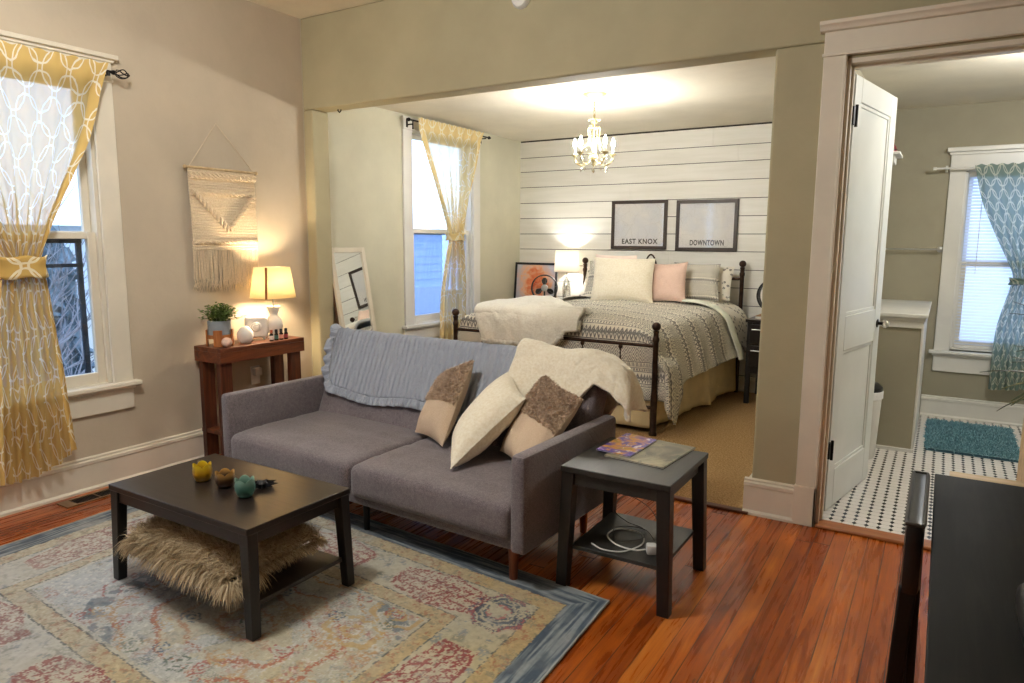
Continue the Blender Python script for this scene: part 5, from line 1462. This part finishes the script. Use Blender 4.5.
for k in range(5):
    a = base_a + 2*PI*k/5; d = Vector((math.cos(a), math.sin(a), 0)); c = Vector((CX, CY, 0)); R_ = .158
    pts = [(.012,2.16),(.045,2.115),(.085,2.092),(.125,2.100),(.152,2.135),(R_,2.165)]
    arm = MB(); cv = cr(np.array([tuple(c + d*r_ + Vector((0,0,zz))) for r_, zz in pts]), 30); arm.tube([tuple(p) for p in cv], .0048, 8)
    pts2 = [(.010,2.37),(.035,2.39),(.050,2.36),(.042,2.30),(.055,2.25),(.075,2.235),(.080,2.255)]
    cv2 = cr(np.array([tuple(c + d*r_ + Vector((0,0,zz))) for r_, zz in pts2]), 30); arm.tube([tuple(p) for p in cv2], .0035, 6)
    p = c + d*R_
    arm.lathe([(0,2.158),(.010,2.160),(.026,2.176),(.028,2.180),(.012,2.178),(0,2.178)], (p.x,p.y,0), 16)
    leafs(arm, (p.x, p.y, 2.165), 4, .030, 1.3, a); leafs(arm, tuple(c + d*.115 + Vector((0,0,2.098))), 3, .030, 1.2, a)
    ao = arm.build('arm', m_chan, cd, angle=60)
    MB().lathe([(0,2.176),(.0095,2.176),(.0095,2.232),(0,2.232)], (p.x,p.y,0), 14).build('candle_sleeve', m_whitecer, ao)
    MB().lathe([(0,2.232),(.006,2.233),(.012,2.250),(.0125,2.262),(.007,2.284),(.001,2.300)], (p.x,p.y,0), 16).build('flame_bulb', m_cb, ao)
    cry = MB(); bead = []
    for q in range(9):
        t = (q+.5)/9; r1, zz = .080+(R_-.080)*t, 2.255-.09*math.sin(PI*t)-.075*t
        pp3 = c + d*r1 + Vector((0,0,zz)); cry.sphere(pp3, .0055, 8, 6); bead.append(tuple(pp3))
    cry.tube(bead, .0012, 5); cry.build('crystal_swag', m_crystal, ao)
    cry = MB(); pd = c + d*.105 + Vector((0,0,2.062)); cry.lathe([(0,-.022),(.009,-.008),(.008,.004),(.0,.018)], tuple(pd), 8); cry.sphere(pd+Vector((0,0,.020)), .004, 8, 6); cry.build('crystal_drop', m_crystal, ao); cry = MB()
    pd = p + Vector((0,0,2.135)); cry.lathe([(0,-.020),(.008,-.008),(.007,.004),(.0,.014)], tuple(pd), 8)
    cry.build('crystal_drop', m_crystal, ao)
    BULBS.append((p.x+d.x*.0, p.y+d.y*.0, 2.266))
w = MB(); w.lathe([(0,-.028),(.014,-.010),(.012,.006),(0,.022)], (CX,CY,2.056), 10); w.build('pendant_drop', m_crystal, cd)

# ------------------------------------------------------------------ bathroom things
br = MB(); x0, x1, y0, y1 = 4.262, 4.835, 1.905, 2.845
X, Y = np.meshgrid(np.linspace(x0, x1, 60), np.linspace(y0, y1, 90), indexing='ij'); Z = .022+.006*fbm(X*30, Y*30, 3); P = np.stack([X, Y, Z], -1)
m_brug = plush('teal_shag_mat', (92,144,158), (146,192,202), 90, .8); br.grid(P, arcuv(P))
fuzz(br, P, 14000, .026, .010, .3, .7, 12, flat=.01)
e = MB(); o = br.build('bath_mat', m_brug, angle=180); tag(o, 'teal blue shaggy bath mat on the white tile', 'mat')
MB().box(x0+.004, x1-.004, y0+.004, y1-.004, .0045, .021).build('mat_backing', simple('mat_backing_blue', (74,112,130), .9), o)
tb = thing('towel_bar', 'empty chrome towel bar on the olive bathroom wall', 'towel bar', (3.98, 3.08, 1.40))
MB().tube([(3.74,3.075,1.449),(4.235,3.075,1.449)], .007, 10).build('bar', m_silver, tb)
for x in (3.75, 4.235):
    MB().lathe([(0,-.001),(.024,-.001),(.026,-.010),(.012,-.018),(.010,-.06),(.016,-.075),(0,-.078)], (x, YQ, 1.449), 20, 'y').build('post', m_silver, tb, fixn=True)
sh_ = thing('wall_shelf', 'small white crown-moulded shelf high on the bathroom wall', 'shelf', (3.84, 1.76, 2.04))
MB().box(3.702,3.965,1.60,1.92,2.095,2.112).build('shelf_board', m_trimw, sh_, bevel=.003)
MB().prism([(1.64,2.095),(1.88,2.095),(1.86,2.045),(1.66,2.045)], 3.702, 3.93, 'x').build('bracket_moulding', m_trimw, sh_, bevel=.003, fixn=True)
fg = thing('shelf_ornament', 'little dark red ornament on the white bathroom shelf', 'ornament', (3.90, 1.76, 2.112))
MB().lathe([(0,0),(.030,0),(.036,.02),(.028,.05),(.012,.07),(.018,.095),(.010,.115),(0,.118)], (3.90,1.76,2.112), 20).build('body', simple('dark_red_glaze', (110,40,44), .35), fg)
MB().lathe([(.030,.024),(.038,.028),(.030,.034)], (3.90,1.76,2.112), 20, caps=False).build('band', m_black, fg)
tc_ = thing('trash_can', 'white bin with black lid behind the bathroom door', 'trash can', (3.855, 1.50, .004))
MB().lathe([(0,0),(.105,0),(.110,.01),(.128,.46),(.128,.47),(0,.47)], (0,0,0), 36).build('bin', m_white, tc_, local=True)
MB().lathe([(.127,.425),(.134,.43),(.134,.478),(.126,.482)], (0,0,0), 36, caps=False).build('bag_rim', simple('bag_white', (236,236,236), .6), tc_, local=True)
MB().lathe([(0,.468),(.126,.472),(.130,.482),(.127,.505),(.10,.53),(.04,.545),(0,.547)], (0,0,0), 36).build('lid', m_blackpl, tc_, local=True)
curtain('y', YQ-.115, [4.865,4.865,4.868,4.866,4.865,4.865,4.86,4.86], [2.128,1.85,1.60,1.36,1.24,1.14,.80,.32], [.44,.37,.27,.155,.108,.12,.18,.19],
        lambda U: .02*U, 'teal trellis curtain tied back at the bathroom window', m_curt, 1.5, 7, .020, 9, tie=(1.20,.05,.125,.05,4.865,m_curt), inward=-1)
rd = thing('curtain_rod', 'white tension rod above the bathroom window curtain', 'curtain rod', (4.75, YQ-.115, 2.10))
MB().tube([(4.16,YQ-.115,2.112),(5.40,YQ-.115,2.112)], .008, 10).tube([(4.16,YQ-.115,2.112),(4.135,YQ-.115,2.112)], .013, 10).tube([(5.40,YQ-.115,2.112),(5.425,YQ-.115,2.112)], .013, 10).build('rod', m_white, rd)
MB().box(4.222,4.240,YQ-.115,YQ-.020,2.104,2.120).box(4.222,4.240,YQ-.034,YQ-.026,2.085,2.14).build('bracket', m_white, rd, bevel=.002)

# ------------------------------------------------------------------ right foreground: table, chair, planter
m_tdark = woodm('near_black_tabletop', (12,12,11), (20,20,18), (30,29,26), 2.0, .62, 1); m_tdark.node_tree.nodes['Principled BSDF'].inputs['Specular IOR Level'].default_value = .22
tb_ = thing('dining_table', 'large near-black wood-grain table at the right edge of the room', 'table', (4.72, -2.1, 0))
MB().box(4.305, 5.10, -3.02, -1.235, .714, .740).build('tabletop', m_tdark, tb_, bevel=.003)
MB().box(4.35, 5.06, -1.228, -1.06, .690, .708).build('extension_leaf', m_palewood, tb_, bevel=.003)
MB().box(4.37,5.04,-2.95,-2.93,.64,.714).box(4.37,5.04,-1.32,-1.30,.64,.714).box(4.37,4.39,-2.93,-1.32,.64,.714).box(5.02,5.04,-2.93,-1.32,.64,.714).build('apron', m_tdark, tb_, bevel=.002)
for x, y in ((4.40,-2.92),(5.0,-2.92),(4.40,-1.33),(5.0,-1.33)): MB().leg((x,y,0),(x,y,.714),.036,.036,.05,.05).build('leg', m_espv, tb_, bevel=.003)
m_vinyl = simple('black_vinyl', (14,14,15), .35); m_rim = simple('worn_black_rim', (58,56,52), .4, .3)
chh = thing('folding_chair', 'black folding chair folded flat against the left edge of the dark table', 'chair', (4.27, -1.66, 0))
mb = MB(); softbox(mb, 4.244, 4.288, -1.915, -1.425, .600, .792, .012, (4,10,6)); mb.build('backrest', m_vinyl, chh, angle=60)
lp_ = [(4.246,-1.91,.790),(4.286,-1.91,.790),(4.286,-1.43,.790),(4.246,-1.43,.790)]
MB().tube([tuple(Vector(lp_[i]).lerp(Vector(lp_[(i+1)%4]), t)) for i in range(4) for t in (.04,.5,.96)], .0055, 8, closed=True).build('rim', m_rim, chh)
mb = MB(); softbox(mb, 4.258, 4.290, -1.86, -1.48, .20, .585, .012, (3,10,8)); mb.build('seat', m_vinyl, chh, angle=60)
for y in (-1.895, -1.445):
    MB().leg((4.236, y, 0), (4.262, y, .62), .034, .028, .042, .030).build('leg', m_black, chh, bevel=.006)
    MB().leg((4.292, y+.03*(1 if y < -1.66 else -1), 0), (4.280, y+.03*(1 if y < -1.66 else -1), .60), .020, .022).build('leg', m_black, chh, bevel=.004)
MB().tube([(4.240,-1.885,.12),(4.240,-1.455,.12)], .008, 8).build('crossbar', m_black, chh)
bo = thing('tabletop_speaker', 'small black rounded speaker on the dark table at the frame edge', 'speaker', (4.53, -2.28, .740))
mb = MB(); softbox(mb, -.075, .075, -.12, .12, 0, .075, .03, (8,8,6)); mb.build('body', m_blackpl, bo, local=True, angle=180)
MB().lathe([(0,0),(.03,0),(.034,.004),(.0,.006)], (0,.05,.075), 20).build('dial', m_silver, bo, local=True)
# pale wooden planter with a palm
pl = thing('potted_palm', 'green palm in a pale wooden planter beyond the dark table', 'plant', (4.82, -.62, 0))
w = MB(); px0, px1, py0, py1 = 4.605, 5.07, -.86, -.38
w.box(px0,px1,py0,py0+.018,.30,.835).box(px0,px1,py1-.018,py1,.30,.835).box(px0,px0+.018,py0+.018,py1-.018,.30,.835).box(px1-.018,px1,py0+.018,py1-.018,.30,.835).box(px0,px1,py0,py1,.30,.32)
w.build('planter_box', m_palewood, pl, bevel=.003)
for x in (px0+.03, px1-.03):
    for y in (py0+.03, py1-.03): MB().leg((x,y,.0),(x,y,.30),.04,.04).build('leg', m_palewood, pl, bevel=.003)
MB().box(px0+.019,px1-.019,py0+.019,py1-.019,.74,.79).build('soil', simple('dark_soil', (50,38,28), .95, 0, .3, 40, .6), pl)
r_ = random.Random(12); fr_ = MB(); stm = MB()
def blade(base, ang, L_, el, droop, wd):
    p = Vector(base); e_ = el; rows = []; sd_ = Vector((-math.sin(ang), math.cos(ang), 0))
    for q in range(10):
        w_ = wd*math.sin(PI*min(.97, .12+.86*q/9))**.8
        rows.append([tuple(p - sd_*w_ + Vector((0,0,.35*w_))), tuple(p), tuple(p + sd_*w_ + Vector((0,0,.35*w_)))])
        p = p + Vector((math.cos(ang)*math.cos(e_), math.sin(ang)*math.cos(e_), math.sin(e_)))*L_/9; e_ -= droop/9
    fr_.grid(patch(np.array(rows), 26, 5))
for k in range(26):
    ang = PI*.97 + (k % 13 - 6)*.13 + r_.uniform(-.05,.05) if k < 13 else r_.uniform(0, 2*PI)
    blade((4.83+r_.uniform(-.01,.01), -.62+r_.uniform(-.01,.01), .86+.008*k), ang, r_.uniform(.32,.44), r_.uniform(.30,1.15), r_.uniform(.7,1.3), .017)
stm.tube([(4.83,-.62,.78),(4.83,-.62,.95),(4.835,-.62,1.08)], [.020,.018,.012], 10)
M = Mat('palm_green', .45); v = M.tex('obj'); M.color(M.mix(M.noise(v, 14, 3).sstep(.4,.65), (30,46,22), (96,100,40)))
fr_.build('fronds', M.m, pl, angle=180, solid=.001); stm.build('stem', simple('palm_stem', (80,92,44), .5), pl)

# ------------------------------------------------------------------ outside
tag(MB().box(-30, -.4, -25, 25, -1.1, -1.0).build('ground_outside', simple('lawn_green', (92,104,80), .95), smooth=False), kind='structure')
hs = thing('neighbour_house', 'pale blue-grey clapboard house seen through the left windows', 'house', (-7, 3, -1))
w = MB()
for k in range(16):
    z = -1.06+.17*k; w.add([(-5.5,-1.2,z),(-5.5,9,z),(-5.52,9,z+.172),(-5.52,-1.2,z+.172)], [(0,1,2,3)])
w.box(-9.5,-5.53,-1.2,9,-1,1.66)
m_clap = simple('blue_clapboard', (220,228,240), .7, 0, .02)
w.build('siding', m_clap, hs, smooth=False)
MB().box(-5.56,-5.47,-1.2,9,-1,.47).build('foundation', m_white, hs, smooth=False)
w = MB().prism([(-5.35,1.655),(-7.5,1.70),(-9.7,1.655)], -1.5, 9.3, 'y'); w.build('roof', simple('pale_roof', (190,198,208), .8), hs, smooth=False, fixn=True)
hw_ = MB().box(-5.54,-5.49,4.6,5.5,-.1,1.2).build('window_frame', m_white, hs, bevel=.01); MB().box(-5.50,-5.485,4.68,5.42,-.02,1.12).build('pane', simple('dark_pane', (90,110,140), .1), hw_)
def bare_tree(label, x, y, h, seed, n=3):
    r_ = random.Random(seed); tr = thing('bare_shrub', label, 'shrub', (x, y, -1.0))
    w = MB()
    def br_(p, d, L_, r0, lv):
        pts = [p]; q = p.copy(); dd = d.copy()
        for k in range(5):
            dd = (dd + Vector((r_.uniform(-.22,.22), r_.uniform(-.22,.22), r_.uniform(-.06,.14)))).normalized(); q = q + dd*L_/5; pts.append(q.copy())
        w.tube([tuple(t) for t in pts], [r0*(1-.13*k) for k in range(6)], 6)
        if lv > 0:
            for k in range(4): br_(pts[r_.randint(2,5)], (dd + Vector((r_.uniform(-1,1), r_.uniform(-1,1), r_.uniform(-.2,.8)))).normalized(), L_*.62, r0*.5, lv-1)
    for k in range(n): br_(Vector((x+r_.uniform(-.2,.2), y+r_.uniform(-.3,.3), -1.0)), Vector((r_.uniform(-.3,.3), r_.uniform(-.4,.4), 1)).normalized(), h*.6, .035, 3)
    w.build('branches', simple('pale_bark', (150,150,158), .8, 0, .15), tr)
bare_tree('bare branching shrub outside the curtained front window', -1.7, -1.2, 2.6, 3, 4)
hg = MB(); nG = 90; X, Z = np.meshgrid(np.linspace(-7.5, -.2, nG), np.linspace(-1, 1.45, 40), indexing='ij')
D = -3.2 + .35*fbm(X*3, Z*3, 5) - .25*((Z+1)/2.4)**3
hgr = thing('hedge', 'dark blue-green hedge outside the front window', 'hedge', (-3.2, -3.8, -1))
P = np.stack([D, X, Z], -1); P[...,2] += (fbm(X*4, Z*0+1, 8)-.5)*.5*((Z+1)/2.4)
w = MB().grid(P); fuzz(w, P, 4200, .16, .06, .2, 1.0, 41)
M = Mat('hedge_leaf', .7); v = M.tex('obj'); M.color(M.mix(M.noise(v, 9, 3).sstep(.3,.7), (58,78,88), (128,148,160)))
w.build('foliage', M.m, hgr, solid=.1, smooth=False)
# ------------------------------------------------------------------ light
def point(name, loc, w, c, r=.03):
    l = bpy.data.lights.new(name, 'POINT'); l.energy = w; l.color = c; l.shadow_soft_size = r
    o = bpy.data.objects.new(name, l); o.location = loc; COL.objects.link(o); return o
point('living_fill_light', (1.9, -2.7, 2.93), 100.0, (1, 1, .99), .14)  # added fill light for the living room, out of view, no fixture
point('bathroom_point_light', (4.95, 1.2, 2.45), 44.0, (1, 1, .98), .08)  # bare unseen point light in the bathroom, without a fixture
for nm, loc, rot, sx, sy in (('window_portal', (-.16, (W4[0]+W4[1])/2, (W4[2]+W4[3])/2), (0, -PI/2, 0), W4[3]-W4[2], W4[1]-W4[0]), ('window_portal', (-.16, (W1[0]+W1[1])/2, (W1[2]+W1[3])/2), (0, -PI/2, 0), W1[3]-W1[2], W1[1]-W1[0]),
                            ('window_portal', (-.16, (W2[0]+W2[1])/2, (W2[2]+W2[3])/2), (0, -PI/2, 0), W2[3]-W2[2], W2[1]-W2[0]),
                            ('window_portal', ((W3[0]+W3[1])/2, YB+.12, (W3[2]+W3[3])/2), (-PI/2, 0, 0), W3[1]-W3[0], W3[3]-W3[2])):
    l = bpy.data.lights.new(nm, 'AREA'); l.shape = 'RECTANGLE'; l.size = sx; l.size_y = sy; l.energy = 1; l.cycles.is_portal = True
    o = bpy.data.objects.new(nm, l); o.location = loc; o.rotation_euler = rot; COL.objects.link(o)
wd = bpy.data.worlds.new('overcast_sky'); SC.world = wd; wd.use_nodes = True
nt = wd.node_tree; bg = nt.nodes['Background']
tc = nt.nodes.new('ShaderNodeTexCoord'); sp = nt.nodes.new('ShaderNodeSeparateXYZ'); nt.links.new(tc.outputs['Generated'], sp.inputs[0])
rp = nt.nodes.new('ShaderNodeValToRGB'); nt.links.new(sp.outputs['Z'], rp.inputs[0])
rp.color_ramp.elements[0].position = 0; rp.color_ramp.elements[0].color = (.70, .82, 1, 1); rp.color_ramp.elements[1].position = .5; rp.color_ramp.elements[1].color = (.60, .75, 1, 1)
nt.links.new(rp.outputs[0], bg.inputs[0]); bg.inputs[1].default_value = 2.7
SC.view_settings.view_transform = 'Standard'; SC.view_settings.look = 'None'; SC.view_settings.gamma = 1; SC.view_settings.use_curve_mapping = False
SC.view_settings.exposure = 0.35
